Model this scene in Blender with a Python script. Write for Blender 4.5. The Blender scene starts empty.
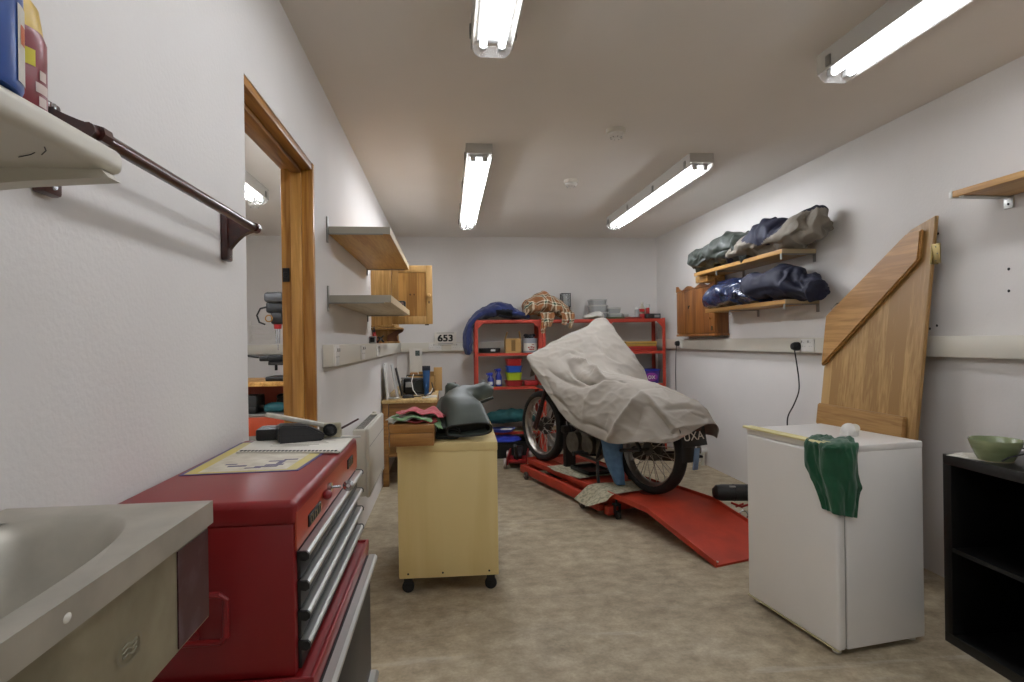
import bpy, bmesh, math, random
from mathutils import Vector, Matrix, noise
random.seed(7)
S = bpy.context.scene
COL = S.collection
PI = math.pi
R = math.radians

# ------------------------------------------------------------------ materials
def lin(c):
    return tuple(((x / 12.92) if x <= 0.04045 else ((x + 0.055) / 1.055) ** 2.4) for x in c)
def hx(h):
    return lin(tuple(int(h[i:i + 2], 16) / 255 for i in (0, 2, 4)))
MATS = {}
def mat(name, h, rough=0.5, metal=0.0, var=0.0, scale=8.0, bump=0.0, bscale=40.0, stretch=(1, 1, 1), h2=None,
        spec=0.5, emit=0.0, coat=0.0, detail=4.0, sheen=0.0, trans=0.0, alpha=1.0, lo=0.35, hi=0.65):
    if name in MATS: return MATS[name]
    m = bpy.data.materials.new(name); m.use_nodes = True
    nt = m.node_tree; N = nt.nodes; L = nt.links
    b = N['Principled BSDF']
    c = hx(h)
    b.inputs['Base Color'].default_value = (*c, 1)
    b.inputs['Roughness'].default_value = rough
    b.inputs['Metallic'].default_value = metal
    b.inputs['Specular IOR Level'].default_value = spec
    b.inputs['Coat Weight'].default_value = coat; b.inputs['Coat Roughness'].default_value = 0.25
    b.inputs['Sheen Weight'].default_value = sheen
    b.inputs['Transmission Weight'].default_value = trans
    b.inputs['Alpha'].default_value = alpha
    if emit:
        b.inputs['Emission Color'].default_value = (*c, 1); b.inputs['Emission Strength'].default_value = emit
    if var or h2 or bump:
        tc = N.new('ShaderNodeTexCoord'); mp = N.new('ShaderNodeMapping'); L.new(tc.outputs['Object'], mp.inputs['Vector'])
        mp.inputs['Scale'].default_value = stretch
    if var or h2:
        nz = N.new('ShaderNodeTexNoise'); nz.inputs['Scale'].default_value = scale; nz.inputs['Detail'].default_value = detail
        L.new(mp.outputs['Vector'], nz.inputs['Vector'])
        rp = N.new('ShaderNodeValToRGB')
        if h2: a, d = c, hx(h2)
        else:
            a = tuple(max(0, x * (1 - var)) for x in c); d = tuple(min(1, x * (1 + var)) for x in c)
        rp.color_ramp.elements[0].position = lo; rp.color_ramp.elements[1].position = hi
        rp.color_ramp.elements[0].color = (*a, 1); rp.color_ramp.elements[1].color = (*d, 1)
        L.new(nz.outputs['Fac'], rp.inputs['Fac']); L.new(rp.outputs['Color'], b.inputs['Base Color'])
    if bump:
        nb = N.new('ShaderNodeTexNoise'); nb.inputs['Scale'].default_value = bscale; nb.inputs['Detail'].default_value = 3
        L.new(mp.outputs['Vector'], nb.inputs['Vector'])
        bp = N.new('ShaderNodeBump'); bp.inputs['Strength'].default_value = bump; bp.inputs['Distance'].default_value = 0.01
        L.new(nb.outputs['Fac'], bp.inputs['Height']); L.new(bp.outputs['Normal'], b.inputs['Normal'])
    MATS[name] = m
    return m

def wood(name, dark, light, axis='Z', rough=0.45, fine=60.0, plank=0.0, plank_axis='X', coat=0.0):
    """grain running along one object axis, with optional glued planks across another axis"""
    if name in MATS: return MATS[name]
    m = bpy.data.materials.new(name); m.use_nodes = True
    nt = m.node_tree; N = nt.nodes; L = nt.links; b = N['Principled BSDF']
    b.inputs['Roughness'].default_value = rough; b.inputs['Coat Weight'].default_value = coat
    tc = N.new('ShaderNodeTexCoord'); mp = N.new('ShaderNodeMapping'); L.new(tc.outputs['Object'], mp.inputs['Vector'])
    st = {'X': (0.06, 1, 1), 'Y': (1, 0.06, 1), 'Z': (1, 1, 0.06)}[axis]
    mp.inputs['Scale'].default_value = st
    vec = mp.outputs['Vector']
    pl = None
    if plank:
        sx = N.new('ShaderNodeSeparateXYZ'); L.new(tc.outputs['Object'], sx.inputs['Vector'])
        dv = N.new('ShaderNodeMath'); dv.operation = 'DIVIDE'; dv.inputs[1].default_value = plank
        L.new(sx.outputs[plank_axis], dv.inputs[0])
        fl = N.new('ShaderNodeMath'); fl.operation = 'FLOOR'; L.new(dv.outputs[0], fl.inputs[0])
        wn = N.new('ShaderNodeTexWhiteNoise'); wn.noise_dimensions = '1D'; L.new(fl.outputs[0], wn.inputs['W'])
        ad = N.new('ShaderNodeVectorMath'); ad.operation = 'ADD'; L.new(mp.outputs['Vector'], ad.inputs[0]); L.new(wn.outputs['Color'], ad.inputs[1])
        vec = ad.outputs['Vector']; pl = wn.outputs['Value']
    n1 = N.new('ShaderNodeTexNoise'); n1.inputs['Scale'].default_value = fine; n1.inputs['Detail'].default_value = 5; n1.inputs['Distortion'].default_value = 0.6
    L.new(vec, n1.inputs['Vector'])
    n2 = N.new('ShaderNodeTexNoise'); n2.inputs['Scale'].default_value = fine * 0.15; n2.inputs['Detail'].default_value = 2
    L.new(vec, n2.inputs['Vector'])
    mx = N.new('ShaderNodeMath'); mx.operation = 'ADD'; L.new(n1.outputs['Fac'], mx.inputs[0]); L.new(n2.outputs['Fac'], mx.inputs[1])
    last = mx.outputs[0]
    if pl is not None:
        m2 = N.new('ShaderNodeMath'); m2.operation = 'MULTIPLY_ADD'; m2.inputs[1].default_value = 0.35; L.new(pl, m2.inputs[0]); L.new(last, m2.inputs[2])
        m3 = N.new('ShaderNodeMath'); m3.operation = 'SUBTRACT'; m3.inputs[1].default_value = 0.17; L.new(m2.outputs[0], m3.inputs[0]); last = m3.outputs[0]
    rp = N.new('ShaderNodeValToRGB'); L.new(last, rp.inputs['Fac'])
    rp.color_ramp.elements[0].position = 0.72; rp.color_ramp.elements[1].position = 1.25
    rp.color_ramp.elements[0].position = 0.7; rp.color_ramp.elements[1].position = 1.0
    rp.color_ramp.elements[0].color = (*hx(dark), 1); rp.color_ramp.elements[1].color = (*hx(light), 1)
    mm = N.new('ShaderNodeMath'); mm.operation = 'MULTIPLY'; mm.inputs[1].default_value = 0.85; L.new(last, mm.inputs[0]); L.new(mm.outputs[0], rp.inputs['Fac'])
    L.new(rp.outputs['Color'], b.inputs['Base Color'])
    MATS[name] = m
    return m

# ------------------------------------------------------------------ mesh builder
class MB:
    def __init__(s): s.bm = bmesh.new(); s.mi = 0
    def _fin(s, fs):
        for f in fs: f.material_index = s.mi
    def box(s, c, d, bev=0.0, seg=2, rot=None):
        r = bmesh.ops.create_cube(s.bm, size=1.0); vs = r['verts']
        for v in vs: v.co = Vector((v.co.x * d[0], v.co.y * d[1], v.co.z * d[2]))
        fs = set(f for v in vs for f in v.link_faces)
        if bev:
            es = list({e for v in vs for e in v.link_edges})
            q = bmesh.ops.bevel(s.bm, geom=es, offset=min(bev, min(d) * 0.45), segments=seg, affect='EDGES', profile=0.5, clamp_overlap=True)
            vs = list({v for v in q['verts']} | {v for v in vs if v.is_valid}); fs = {f for v in vs for f in v.link_faces}
        M = Matrix.Translation(Vector(c))
        if rot is not None: M = M @ (rot.to_4x4() if isinstance(rot, Matrix) else Matrix.Rotation(rot, 4, 'Z'))
        for v in vs: v.co = M @ v.co
        s._fin(fs); return vs
    def bx(s, x0, x1, y0, y1, z0, z1, bev=0.0, seg=2):
        return s.box(((x0 + x1) / 2, (y0 + y1) / 2, (z0 + z1) / 2), (abs(x1 - x0), abs(y1 - y0), abs(z1 - z0)), bev, seg)
    def rings(s, rings, closed=True, cap=True, loop=False):
        V = [[s.bm.verts.new(p) for p in r] for r in rings]
        n = len(V[0]); fs = []
        rr = range(len(V)) if loop else range(len(V) - 1)
        for i in rr:
            a, b = V[i], V[(i + 1) % len(V)]
            for j in (range(n) if closed else range(n - 1)):
                k = (j + 1) % n
                try: fs.append(s.bm.faces.new((a[j], a[k], b[k], b[j])))
                except ValueError: pass
        if cap and closed and not loop:
            for q in (list(reversed(V[0])), V[-1]):
                try: fs.append(s.bm.faces.new(q))
                except ValueError: pass
        s._fin(fs); return V
    def cyl(s, p0, p1, r0, r1=None, seg=16, cap=True):
        r1 = r0 if r1 is None else r1
        p0, p1 = Vector(p0), Vector(p1); d = (p1 - p0).normalized()
        u = d.orthogonal().normalized(); w = d.cross(u)
        ring = lambda p, r: [p + (u * math.cos(2 * PI * i / seg) + w * math.sin(2 * PI * i / seg)) * r for i in range(seg)]
        s.rings([ring(p0, r0), ring(p1, r1)], cap=cap)
    def tube(s, pts, r, seg=8, loop=False):
        pts = [Vector(p) for p in pts]; n = len(pts); rs = []
        prev = None
        for i, p in enumerate(pts):
            a = pts[i - 1] if (i > 0 or loop) else p; b = pts[(i + 1) % n] if (i < n - 1 or loop) else p
            t = (b - a).normalized()
            if prev is None: u = t.orthogonal().normalized()
            else:
                u = prev - t * prev.dot(t)
                u = u.normalized() if u.length > 1e-6 else t.orthogonal().normalized()
            prev = u; w = t.cross(u)
            rad = r[i] if isinstance(r, (list, tuple)) else r
            rs.append([p + (u * math.cos(2 * PI * k / seg) + w * math.sin(2 * PI * k / seg)) * rad for k in range(seg)])
        s.rings(rs, loop=loop)
    def lathe(s, prof, c=(0, 0, 0), axis='Z', seg=24, a0=0, a1=2 * PI, cap=True):
        c = Vector(c); full = abs(a1 - a0 - 2 * PI) < 1e-6
        n = seg if full else seg + 1
        rs = []
        for r, h in prof:
            ring = []
            for i in range(n):
                a = a0 + (a1 - a0) * i / seg
                x, y = r * math.cos(a), r * math.sin(a)
                p = {'Z': (x, y, h), 'X': (h, x, y), 'Y': (x, h, y)}[axis]
                ring.append(c + Vector(p))
            rs.append(ring)
        s.rings(rs, closed=full, cap=cap and full)
    def prism(s, poly, axis, a, b):
        """poly in the plane across axis: X->(y,z)  Y->(x,z)  Z->(x,y)"""
        f = {'X': lambda p, t: (t, p[0], p[1]), 'Y': lambda p, t: (p[0], t, p[1]), 'Z': lambda p, t: (p[0], p[1], t)}[axis]
        s.rings([[Vector(f(p, a)) for p in poly], [Vector(f(p, b)) for p in poly]])
    def sph(s, c, r, seg=16, rg=10, rot=None):
        r = (r, r, r) if not isinstance(r, (tuple, list)) else r
        q = bmesh.ops.create_uvsphere(s.bm, u_segments=seg, v_segments=rg, radius=1.0)
        M = Matrix.Translation(Vector(c)) @ (rot.to_4x4() if rot is not None else Matrix.Identity(4)) @ Matrix.Diagonal((*r, 1))
        for v in q['verts']: v.co = M @ v.co
        s._fin({f for v in q['verts'] for f in v.link_faces}); return q['verts']
    def grid(s, P, wrapv=False):
        V = [[s.bm.verts.new(p) for p in r] for r in P]; fs = []
        for i in range(len(V) - 1):
            m = len(V[i])
            for j in range(m if wrapv else m - 1):
                k = (j + 1) % m
                fs.append(s.bm.faces.new((V[i][j], V[i][k], V[i + 1][k], V[i + 1][j])))
        s._fin(fs); return V
    def text(s, t, size, M, depth=0.001, font_scale_x=1.0, bold=0.0):
        cu = bpy.data.curves.new('lettering_source', 'FONT'); cu.body = t; cu.size = size; cu.extrude = depth; cu.align_x = 'CENTER'; cu.align_y = 'CENTER'; cu.offset = bold
        o = bpy.data.objects.new('lettering_source', cu); COL.objects.link(o)
        dg = bpy.context.evaluated_depsgraph_get(); me = bpy.data.meshes.new_from_object(o.evaluated_get(dg))
        n0 = len(s.bm.verts); nf = len(s.bm.faces)
        s.bm.from_mesh(me); s.bm.verts.ensure_lookup_table(); s.bm.faces.ensure_lookup_table()
        sc = Matrix.Diagonal((font_scale_x, 1, 1, 1))
        for v in s.bm.verts[n0:]: v.co = M @ (sc @ v.co)
        s._fin(s.bm.faces[nf:])
        bpy.data.objects.remove(o); bpy.data.curves.remove(cu); bpy.data.meshes.remove(me)
    def xf(s, M):
        for v in s.bm.verts: v.co = M @ v.co
        return s
    def build(s, name, mats, parent=None, world=False, sharp=35, subsurf=0, smooth=True, kind=None):
        bm = s.bm
        bmesh.ops.recalc_face_normals(bm, faces=bm.faces[:])
        off = None
        if parent is not None and world:
            bm.transform(ROOT[parent.name].inverted())
        elif parent is None and bm.verts:
            xs = [v.co.x for v in bm.verts]; ys = [v.co.y for v in bm.verts]; zs = [v.co.z for v in bm.verts]
            off = Vector(((min(xs) + max(xs)) / 2, (min(ys) + max(ys)) / 2, min(zs)))
            bm.transform(Matrix.Translation(-off))
        me = bpy.data.meshes.new(name); bm.to_mesh(me); bm.free()
        for m in (mats if isinstance(mats, (list, tuple)) else [mats]): me.materials.append(m)
        if smooth:
            me.polygons.foreach_set('use_smooth', [True] * len(me.polygons))
            me.set_sharp_from_angle(angle=R(sharp))
        o = bpy.data.objects.new(name, me); COL.objects.link(o)
        if off is not None: o.location = off; ROOT[o.name] = Matrix.Translation(off)
        if parent is not None:
            o.parent = parent; ROOT[o.name] = ROOT[parent.name]
        if subsurf:
            sm = o.modifiers.new('subdivision', 'SUBSURF'); sm.levels = subsurf; sm.render_levels = subsurf
        if kind: o['kind'] = kind
        return o
ROOT = {}
def tag(o, label, cat, group=None, kind=None):
    o['label'] = label; o['category'] = cat
    if group: o['group'] = group
    if kind: o['kind'] = kind
    return o
def thing(name, label, cat, loc=(0, 0, 0), rz=0.0, group=None):
    o = bpy.data.objects.new(name, None); COL.objects.link(o); o.empty_display_size = 0.1
    o.location = loc; o.rotation_euler = (0, 0, rz)
    ROOT[o.name] = Matrix.Translation(Vector(loc)) @ Matrix.Rotation(rz, 4, 'Z')
    return tag(o, label, cat, group)
def dup(root, loc, rz, label):
    r = root.copy(); COL.objects.link(r); r.location = loc; r.rotation_euler = (0, 0, rz); r['label'] = label
    ROOT[r.name] = Matrix.Translation(Vector(loc)) @ Matrix.Rotation(rz, 4, 'Z')
    for ch in list(root.children):
        c = ch.copy(); COL.objects.link(c); c.parent = r
        for g in list(ch.children):
            d = g.copy(); COL.objects.link(d); d.parent = c
    return r
def one(name, m, mb, label, cat, group=None, **k):
    return tag(mb.build(name, m, **k), label, cat, group)

# ------------------------------------------------------------------ cloth by control nets
def cr(a, b, c, d, t):
    return 0.5 * ((2 * b) + (c - a) * t + (2 * a - 5 * b + 4 * c - d) * t * t + (3 * b - a - 3 * c + d) * t ** 3)
def crline(P, n, closed=False):
    P = [Vector(p) for p in P]; m = len(P); out = []
    if closed:
        for i in range(n):
            u = i * m / n; k = int(u); t = u - k
            out.append(cr(P[(k - 1) % m], P[k % m], P[(k + 1) % m], P[(k + 2) % m], t))
    else:
        for i in range(n):
            u = i * (m - 1) / (n - 1); k = min(int(u), m - 2); t = u - k
            a = P[k - 1] if k > 0 else P[0] * 2 - P[1]; d = P[k + 2] if k + 2 < m else P[-1] * 2 - P[-2]
            out.append(cr(a, P[k], P[k + 1], d, t))
    return out
def net(rows, nu, nv, wrap=False):
    fine = [crline(r, nv, wrap) for r in rows]
    cols = [crline([fr[j] for fr in fine], nu) for j in range(nv)]
    return [[cols[j][i] for j in range(nv)] for i in range(nu)]
def ridged(p, seed=0.0):
    return 1 - abs(noise.noise(p + Vector((seed, seed * 1.7, -seed)))) * 2
def wrinkle(P, amp, f1=(6, 6, 6), seed=0.0, sharp=2.0, wrap=False, detail=0.35):
    """push a point grid along its normals by ridged noise"""
    nu, nv = len(P), len(P[0]); Q = []
    for i in range(nu):
        r = []
        for j in range(nv):
            a = P[max(i - 1, 0)][j]; b = P[min(i + 1, nu - 1)][j]
            c = P[i][(j - 1) % nv if wrap else max(j - 1, 0)]; d = P[i][(j + 1) % nv if wrap else min(j + 1, nv - 1)]
            n = (b - a).cross(d - c); n = n.normalized() if n.length > 1e-9 else Vector((0, 0, 1))
            p = P[i][j]; q = Vector((p.x * f1[0], p.y * f1[1], p.z * f1[2]))
            w = noise.noise(q * 0.5 + Vector((seed, 0, 0))) * 0.6
            q = q + Vector((w, -w, w))
            h = max(0, ridged(q, seed)) ** sharp - 0.35 + detail * (max(0, ridged(q * 2.3, seed + 5)) ** sharp - 0.35)
            r.append(p + n * (h * amp))
        Q.append(r)
    return Q
def crease(P, n, seed, wd, amp, wrap=False, length=14, aniso=(1, 1)):
    """random crisp ridges and valleys running across a point grid"""
    rnd = random.Random(seed); nu, nv = len(P), len(P[0]); lines = []
    for k in range(n):
        i, j = rnd.uniform(0, nu - 1), rnd.uniform(0, nv - 1); a = rnd.uniform(0, 2 * PI); pts = []
        L_ = rnd.uniform(.5, 1.2) * length
        for q in range(5):
            ii = min(max(int(i), 0), nu - 1); jj = int(j) % nv if wrap else min(max(int(j), 0), nv - 1)
            pts.append(P[ii][jj]); i += math.cos(a) * L_ / 5 * aniso[0]; j += math.sin(a) * L_ / 5 * aniso[1]; a += rnd.uniform(-.35, .35)
        lines.append((pts, wd * rnd.uniform(.6, 1.4), amp * rnd.uniform(.5, 1.2) * (1 if rnd.random() < .5 else -1)))
    Q = []
    for i in range(nu):
        r = []
        for j in range(nv):
            a = P[max(i - 1, 0)][j]; b = P[min(i + 1, nu - 1)][j]
            c = P[i][(j - 1) % nv if wrap else max(j - 1, 0)]; d = P[i][(j + 1) % nv if wrap else min(j + 1, nv - 1)]
            nn = (b - a).cross(d - c); nn = nn.normalized() if nn.length > 1e-9 else Vector((0, 0, 1))
            p = P[i][j]; h = 0.0
            for pts, w_, am in lines:
                if (pts[2] - p).length > .28: continue
                best = 9.0; al = 0.0
                for k in range(4):
                    A = pts[k]; dd = pts[k + 1] - A; l2 = dd.length_squared
                    if l2 < 1e-10: continue
                    t = max(0.0, min(1.0, (p - A).dot(dd) / l2)); e = (A + dd * t - p).length
                    if e < best: best = e; al = (k + t) / 4
                x = best / w_
                if x < 3: h += am * min(1, .2 + 2.5 * min(al, 1 - al)) * math.exp(-x * 1.3)
            r.append(p + nn * h)
        Q.append(r)
    return Q
def cloth_build(name, m, P, thick=0.004, parent=None, world=False, wrap=False, subsurf=1, mid=None, cap=False):
    mb = MB(); V = mb.grid(P, wrapv=wrap)
    if cap and wrap:
        for r in (V[0], V[-1]):
            c = mb.bm.verts.new(sum((v.co for v in r), Vector()) / len(r))
            for k in range(len(r)): mb.bm.faces.new((r[k], r[(k + 1) % len(r)], c))
    if mid:
        for f in mb.bm.faces: f.material_index = mid(f.calc_center_median())
    bmesh.ops.recalc_face_normals(mb.bm, faces=mb.bm.faces[:])
    if thick: bmesh.ops.solidify(mb.bm, geom=mb.bm.faces[:], thickness=thick)
    return mb.build(name, m, parent, world, sharp=180, subsurf=subsurf)
# ------------------------------------------------------------------ palette
WALL = mat('white_painted_plaster', 'D6D3CF', 0.75, bump=0.12, bscale=90, var=0.025, scale=2.0)
CEIL = mat('off_white_ceiling_paint', 'DED9D2', 0.85, var=0.02, scale=1.5)
FLOORM = None
WHITE = mat('white_plastic', 'D8D6D0', 0.4, var=0.02)
OFFW = mat('cream_white_plastic', 'CFCBBE', 0.45)
ENAM = mat('white_enamel', 'E2E0DC', 0.28, var=0.015, scale=3, coat=0.2)
BLACK = mat('black_plastic', '131313', 0.45)
RUB = mat('black_rubber', '171614', 0.75, bump=0.1)
DARK = mat('dark_grey_metal', '2A2A2B', 0.5, 0.5)
CHROME = mat('chrome', 'B9BBBD', 0.18, 1.0)
STEEL = mat('brushed_aluminium', 'C6C7C4', 0.38, 0.9)
GALV = mat('zinc_plated_steel', '8E8D88', 0.45, 0.9)
RED = mat('red_enamel', '7C0A10', 0.4, coat=0.12, var=0.03, scale=3)
ORED = mat('orange_red_enamel', 'A03A22', 0.4, coat=0.15, var=0.06, scale=5)
LIFT = mat('red_painted_steel', 'A8331A', 0.6, var=0.16, scale=7, bump=0.05)
RACK = mat('red_rack_paint', 'AC3824', 0.5, var=0.08, scale=10)
PINE = wood('pine_timber', '977038', 'C39B5E', 'Z', plank=0.13, plank_axis='X')
PINEY = wood('pine_timber_along', '9A6B2E', 'C99A55', 'Y')
DPINE = wood('orange_pine', '6E4018', '98622A', 'Z', plank=0.11, plank_axis='Y')
FRAMEW = wood('door_lining_pine', '93601F', 'C08C41', 'Z', coat=0.2)
FRAMEH = wood('door_lining_pine_level', '7E5019', 'A9742E', 'Y', coat=0.2)
OAK = wood('oak_veneer', '937040', 'B5935F', 'Z', plank=0.145, plank_axis='Y', fine=70)
OAKL = wood('oak_ledge', '8B6636', 'AB8552', 'Y', fine=70)
BEECH = wood('beech_shelf_laminate', 'A4763A', 'BC9150', 'Y', fine=90)
PLY = wood('birch_plywood', 'CDB578', 'DAC68C', 'Z', fine=9)
MAHOG = wood('dark_mahogany', '2A0E0B', '43190F', 'Y', rough=0.3, coat=0.4)
BOXW = wood('varnished_box_wood', '7D5426', 'A5773C', 'X')
CARD = mat('brown_cardboard', 'A9854F', 0.8, var=0.05)
PAPER = mat('white_paper', 'D2CEC3', 0.7, var=0.03, scale=20)
NEWS = mat('newsprint', '7E7D70', 0.85, h2='A9A691', scale=28, detail=6, lo=0.45, hi=0.55)

def floor_mat():
    m = bpy.data.materials.new('worn_concrete'); m.use_nodes = True
    nt = m.node_tree; N = nt.nodes; L = nt.links; b = N['Principled BSDF']
    tc = N.new('ShaderNodeTexCoord')
    def nz(scale, detail, stretch=(1, 1, 1), dist=0.0):
        mp = N.new('ShaderNodeMapping'); mp.inputs['Scale'].default_value = stretch; L.new(tc.outputs['Object'], mp.inputs['Vector'])
        n = N.new('ShaderNodeTexNoise'); n.inputs['Scale'].default_value = scale; n.inputs['Detail'].default_value = detail; n.inputs['Distortion'].default_value = dist; n.inputs['Roughness'].default_value = .66
        L.new(mp.outputs['Vector'], n.inputs['Vector']); return n.outputs['Fac']
    def ramp(src, stops):
        r = N.new('ShaderNodeValToRGB'); e = r.color_ramp.elements
        while len(e) < len(stops): e.new(0.5)
        for k, (p, c) in enumerate(stops): e[k].position = p; e[k].color = (*hx(c), 1)
        L.new(src, r.inputs['Fac']); return r.outputs['Color']
    def mix(mode, f, a, b2):
        x = N.new('ShaderNodeMix'); x.data_type = 'RGBA'; x.blend_type = mode
        if isinstance(f, float): x.inputs[0].default_value = f
        else: L.new(f, x.inputs[0])
        L.new(a, x.inputs[6]); L.new(b2, x.inputs[7]); return x.outputs[2]
    base = ramp(nz(1.1, 7, (0.9, 1.1, 1), 0.3), [(0.3, 'A39276'), (0.5, 'B5A587'), (0.7, 'C3B59B')])
    mid = ramp(nz(11, 10, (0.9, 1.1, 1), 0.1), [(0.34, '8A8272'), (0.5, 'BDBAB4'), (0.66, 'E8E6E2')])
    c = mix('MULTIPLY', 0.75, base, mid)
    st = ramp(nz(1.9, 9, (1, 1, 1), 0.4), [(0.32, '5A4F42'), (0.42, 'FFFFFF')])
    c = mix('MULTIPLY', 0.45, c, st)
    fine = ramp(nz(70, 6), [(0.3, 'B9B5AC'), (0.6, 'F4F3F0')])
    c = mix('MULTIPLY', 0.6, c, fine)
    scr = ramp(nz(3.2, 10, (0.25, 2.2, 1), 0.3), [(0.60, '000000'), (0.66, '8A8A8A')])
    pale = N.new('ShaderNodeRGB'); pale.outputs[0].default_value = (*hx('B9B0A0'), 1)
    c = mix('MIX', scr, c, pale.outputs[0])
    fl = ramp(nz(34, 2), [(0.74, '000000'), (0.82, '9A9A9A')])
    lt = N.new('ShaderNodeRGB'); lt.outputs[0].default_value = (*hx('C9C6BC'), 1)
    c = mix('MIX', fl, c, lt.outputs[0])
    g = N.new('ShaderNodeGamma'); g.inputs['Gamma'].default_value = 0.80; L.new(c, g.inputs['Color'])
    L.new(g.outputs[0], b.inputs['Base Color'])
    b.inputs['Roughness'].default_value = 0.62
    bp = N.new('ShaderNodeBump'); bp.inputs['Strength'].default_value = 0.12; bp.inputs['Distance'].default_value = 0.01
    L.new(nz(45, 4), bp.inputs['Height']); L.new(bp.outputs[0], b.inputs['Normal'])
    return m
FLOORM = floor_mat()

# ------------------------------------------------------------------ the room
XL, XR, YB, YF, H = -0.577, 2.53, 6.90, -3.6, 2.472
WT = 0.135                       # thickness of the wall to the next room
AX = -2.75                       # far wall of the next room
DY0, DY1, DH = 1.788, 2.687, 2.04
def struct(name, mb, m, **k):
    o = mb.build(name, m, **k); o['kind'] = 'structure'; return o
b = MB(); b.bx(AX - .1, XR + .1, YF - .1, YB + .1, -0.1, 0.0); struct('floor', b, FLOORM)
b = MB(); b.bx(AX - .1, XR + .1, YF - .1, YB + .1, H, H + 0.1); struct('ceiling', b, CEIL)
b = MB(); b.bx(XR, XR + .1, YF, YB, 0, H); struct('wall_right', b, WALL)
b = MB(); b.bx(AX - .1, XR + .1, YB, YB + .1, 0, H); struct('wall_back', b, WALL)
b = MB(); b.bx(AX - .1, XR + .1, YF - .1, YF, 0, H); struct('wall_front', b, WALL)
b = MB(); b.bx(AX - .1, AX, YF, YB, 0, H); struct('wall_far_left', b, WALL)
b = MB(); b.bx(AX, XL - WT, .9, 1.0, 0, H); struct('wall_far_front', b, WALL)  # unseen end wall, put close in so bounce brightens the next room
b = MB()                        # left wall with the door opening
b.bx(XL - WT, XL, YF, DY0, 0, H); b.bx(XL - WT, XL, DY1, YB, 0, H); b.bx(XL - WT, XL, DY0, DY1, DH, H)
struct('wall_left', b, WALL)
t = 0.03                        # timber lining of the opening
d = MB(); d.bx(XL - .06, XL + .003, DY1 - t, DY1, 0, DH, .003); d.bx(XL - WT, XL - .06, DY1 - t + .004, DY1, 0, DH, .003); d.bx(XL - WT, XL - .012, DY0, DY0 + .006, 0, DH, .002)
dr = struct('door_1', d, FRAMEW)
e = MB(); e.bx(XL - WT, XL - .001, DY0 + .006, DY1 - t, DH - t, DH, .003); struct('trim_1', e, FRAMEH)
e = MB(); e.bx(XL - .09, XL - .045, DY1 - t - .018, DY1 - t, 0, DH - t, .003)
struct('trim_2', e, wood('door_stop_pine', 'A67532', 'CC9A52', 'Z', coat=.2))
e = MB(); e.bx(XL - .09, XL - .045, DY0 + .006, DY1 - t, DH - t - .018, DH - t, .003); struct('trim_3', e, FRAMEH)
hp = thing('strike_plate', 'small dark strike plate on the pine door lining', 'latch', (XL - .115, DY1 - t - .003, 1.52))
p = MB(); p.box((0, 0, .03), (.03, .005, .06), .002); p.build('plate', DARK, hp)
p = MB(); p.box((0, -.006, .03), (.018, .012, .022), .004); p.build('lip', DARK, hp)

# cable trunking
def trunk(nm, lab, x0, x1, y0, y1, z0, z1, ax):
    r = thing(nm, lab, 'trunking', ((x0 + x1) / 2, (y0 + y1) / 2, z0))
    m = MB(); m.bx(x0, x1, y0, y1, z0, z1, .004); m.build('channel', OFFW, r, True)
    return r
tz0, tz1 = 1.14, 1.245
tl = trunk('cable_trunking', 'white plastic cable trunking along the left wall past the pine door lining', XL, XL + .05, 2.82, YB - .05, tz0, tz1, 'Y')
tb = trunk('cable_trunking', 'white plastic cable trunking across the back wall behind the red racking', XL + .052, XR - .052, YB - .05, YB, tz0, tz1, 'X')
tr = trunk('cable_trunking', 'white plastic cable trunking along the right wall behind the leaning oak door', XR - .05, XR, .4, YB - .05, tz0, tz1, 'Y')
def socket_plate(par, x, y, z, nx, ny, w=.146, h=.086):
    m = MB()
    if nx: m.box((x, y, z), (.012, w, h), .003)
    else: m.box((x, y, z), (w, .012, h), .003)
    o = m.build('socket_plate', WHITE, par, True)
    m = MB()
    for s in (-1, 1):
        for a, c in ((0, .018), (-.011, -.006), (.011, -.006)):
            q = (x + nx * .0065, y + s * w * .25 + a, z + c) if nx else (x + s * w * .25 + a, y + ny * .0065, z + c)
            m.box(q, (.002, .007, .004) if nx else (.007, .002, .004))
        q = (x + nx * .0075, y + s * w * .25 + .024, z + .026) if nx else (x + s * w * .25 + .024, y + ny * .0075, z + .026)
        m.box(q, (.006, .01, .016) if nx else (.01, .006, .016), .001)
    m.build('socket_face', mat('socket_slots', '9A978F', .5), o, True)
socket_plate(tl, XL + .053, 3.75, 1.192, 1, 0)
socket_plate(tl, XL + .053, 4.55, 1.192, 1, 0)
socket_plate(tl, XL + .053, 2.875, 1.192, 1, 0, .1, .1)
socket_plate(tb, -.14, YB - .053, 1.192, 0, -1)
socket_plate(tb, .12, YB - .053, 1.192, 0, -1)
socket_plate(tr, XR - .053, 3.83, 1.192, -1, 0)
socket_plate(tr, XR - .053, 6.1, 1.192, -1, 0)

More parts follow.
